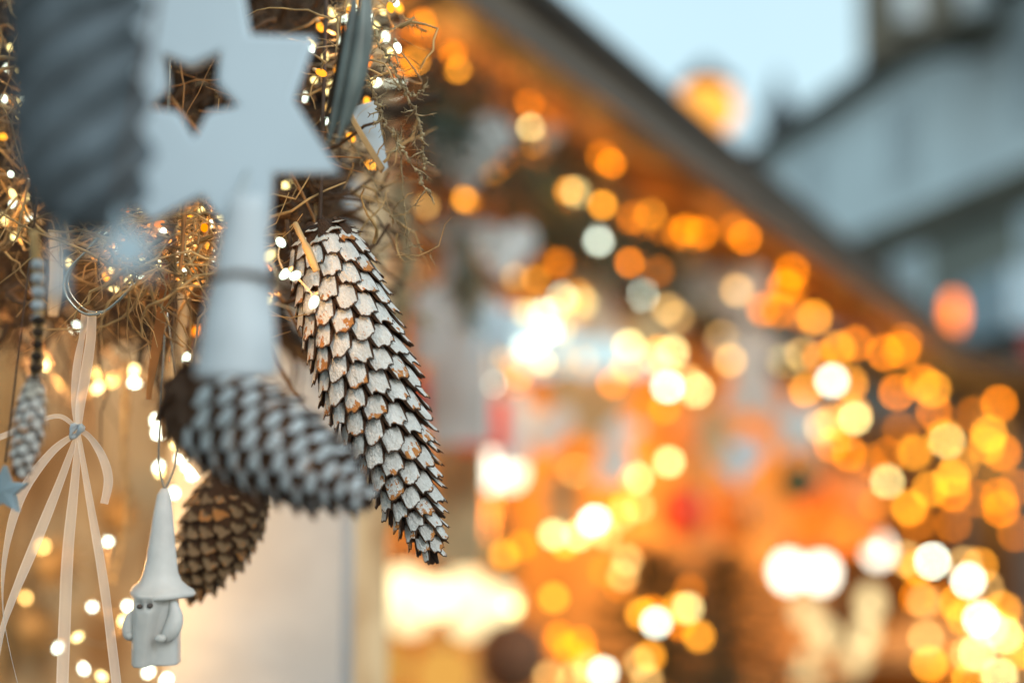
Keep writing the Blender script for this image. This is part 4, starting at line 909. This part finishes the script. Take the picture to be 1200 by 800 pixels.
for j in range(len(rows) - 1):
    for i in range(N): b.f.append((j * N + i, j * N + (i + 1) % N, (j + 1) * N + (i + 1) % N, (j + 1) * N + i))
b.f.append(tuple(range(N))[::-1]); b.f.append(tuple((len(rows) - 1) * N + i for i in range(N)))
b.build('hat', M['ceramic'], gn)
# head: a squared column whose front is modelled with brow, cheeks and beard
def headpt(a, v):
    y = 692 + (776 - 692) * v; ca, sa = math.cos(a), math.sin(a); p = 4.5
    rr_ = (abs(ca) ** p + abs(sa) ** p) ** (-1 / p); w_ = 24 + 3 * min(1, v * 2); dpt = 17
    ang = math.atan2(ca, -sa); front = max(0, -sa)
    wide = .75 - .35 * v; bump = (19 - 7 * v) * math.exp(-((ang + .16 + .30 * v) / (wide * .78)) ** 6) * front   # the long flat nose that fills the face
    for e_ in (-.42, .02): bump -= 6 * math.exp(-((v - .13) / .06) ** 2) * math.exp(-((ang - e_) / .16) ** 2)
    return G(183 + ca * rr_ * w_, y, 0) + Fv * ((sa * rr_ * dpt - bump) * U_)
b = MB(); N, K = 64, 34
for j in range(K + 1):
    for i in range(N): b.v.append(headpt(2 * math.pi * i / N, j / K))
for j in range(K):
    for i in range(N): b.f.append((j * N + i, j * N + (i + 1) % N, (j + 1) * N + (i + 1) % N, (j + 1) * N + i))
b.f.append(tuple(range(N))[::-1]); b.f.append(tuple(K * N + i for i in range(N)))
b.build('head', M['ceramic'], gn)
for (x, y) in ((172.5, 704), (184.5, 703)):
    MB().ell(G(x, y, -34), 3.6 * U_, 3.2 * U_, 2.8 * U_, 12, 8).build('eye', M['ceramic_dark'], gn)
def lobe(name, pts, rs):
    q = smooth_path([(*p, r_) for p, r_ in zip(pts, rs)], 5); MB().tube([G(*v[:3]) for v in q], [v[3] * U_ for v in q], 16).build(name, M['ceramic'], gn)
lobe('cheek', [(204, 697, -12), (208, 708, -16), (210, 720, -19), (207, 732, -21), (201, 741, -22), (196, 745, -22)], [3, 6, 9, 10, 8, 3])
MB().ell(G(196, 741, -32), 6.6 * U_, 4.5 * U_, 4.8 * U_, 14, 10).build('curl', M['ceramic'], gn)
lobe('cheek', [(161, 712, -8), (156, 722, -10), (154.5, 733, -12), (156, 742, -12), (158, 747, -12)], [3, 6.5, 8, 7.5, 2.5])
MB().ell(G(157, 741, -19), 4 * U_, 3.5 * U_, 4 * U_, 14, 10).build('curl', M['ceramic'], gn)
for x0, x1 in ((193, 186), (193, 206)):
    MB().tube(pxpath([(193, 574, dg), (x1, 540, dg), (x1 + 3, 470, dg), (195, 360, dg)]), .0004, 5).build('hanging_wire', M['metal'], gn)
hang(gn, at(195, 360, dg), .0004, 'metal', 'hanging_wire')

# pale straw stars on the warm panel at lower left
for (x, y, s, d, lb) in ((60, 660, 90, .98, 'blurred pale straw star on the warm panel, upper of three'), (35, 735, 80, 1.0, 'blurred pale straw star at the lower left corner'), (135, 600, 70, .98, 'blurred pale straw star left of the gnome hat'), (5, 575, 60, .50, 'pale bluish star cut off by the left edge')):
    t_ = thing('star_ornament', at(x, y, d), lb, 'star ornament')
    p = at(x, y, d)
    if d < .6: extr('body', poly('star'), p, pxm(s, d), .004, M['blue_pale'], t_)
    else:
        b = MB()
        for i in range(10):
            a = math.pi * i / 10; v = (Rv * math.cos(a) + Z * math.sin(a)) * pxm(s, d) / 2; b.tube([p - v, p, p + v], [.0006, .0024, .0006], 5)
        b.build('straws', M['straw'], t_)
    MB().tube([p + Z * .01, Vector((p.x, .56 if d < .6 else 1.06, RAILZ))], .0004, 4).build('hanging_cord', M['string'], t_)
# brown twigs and cords hanging low in front of the panel
dried('dried_twig', 'long dark twig hanging on the warm panel behind the gnome', [(150, 420, .75), (145, 520, .75), (150, 600, .75), (132, 680, .76)], 31, .0018, .006, 6)
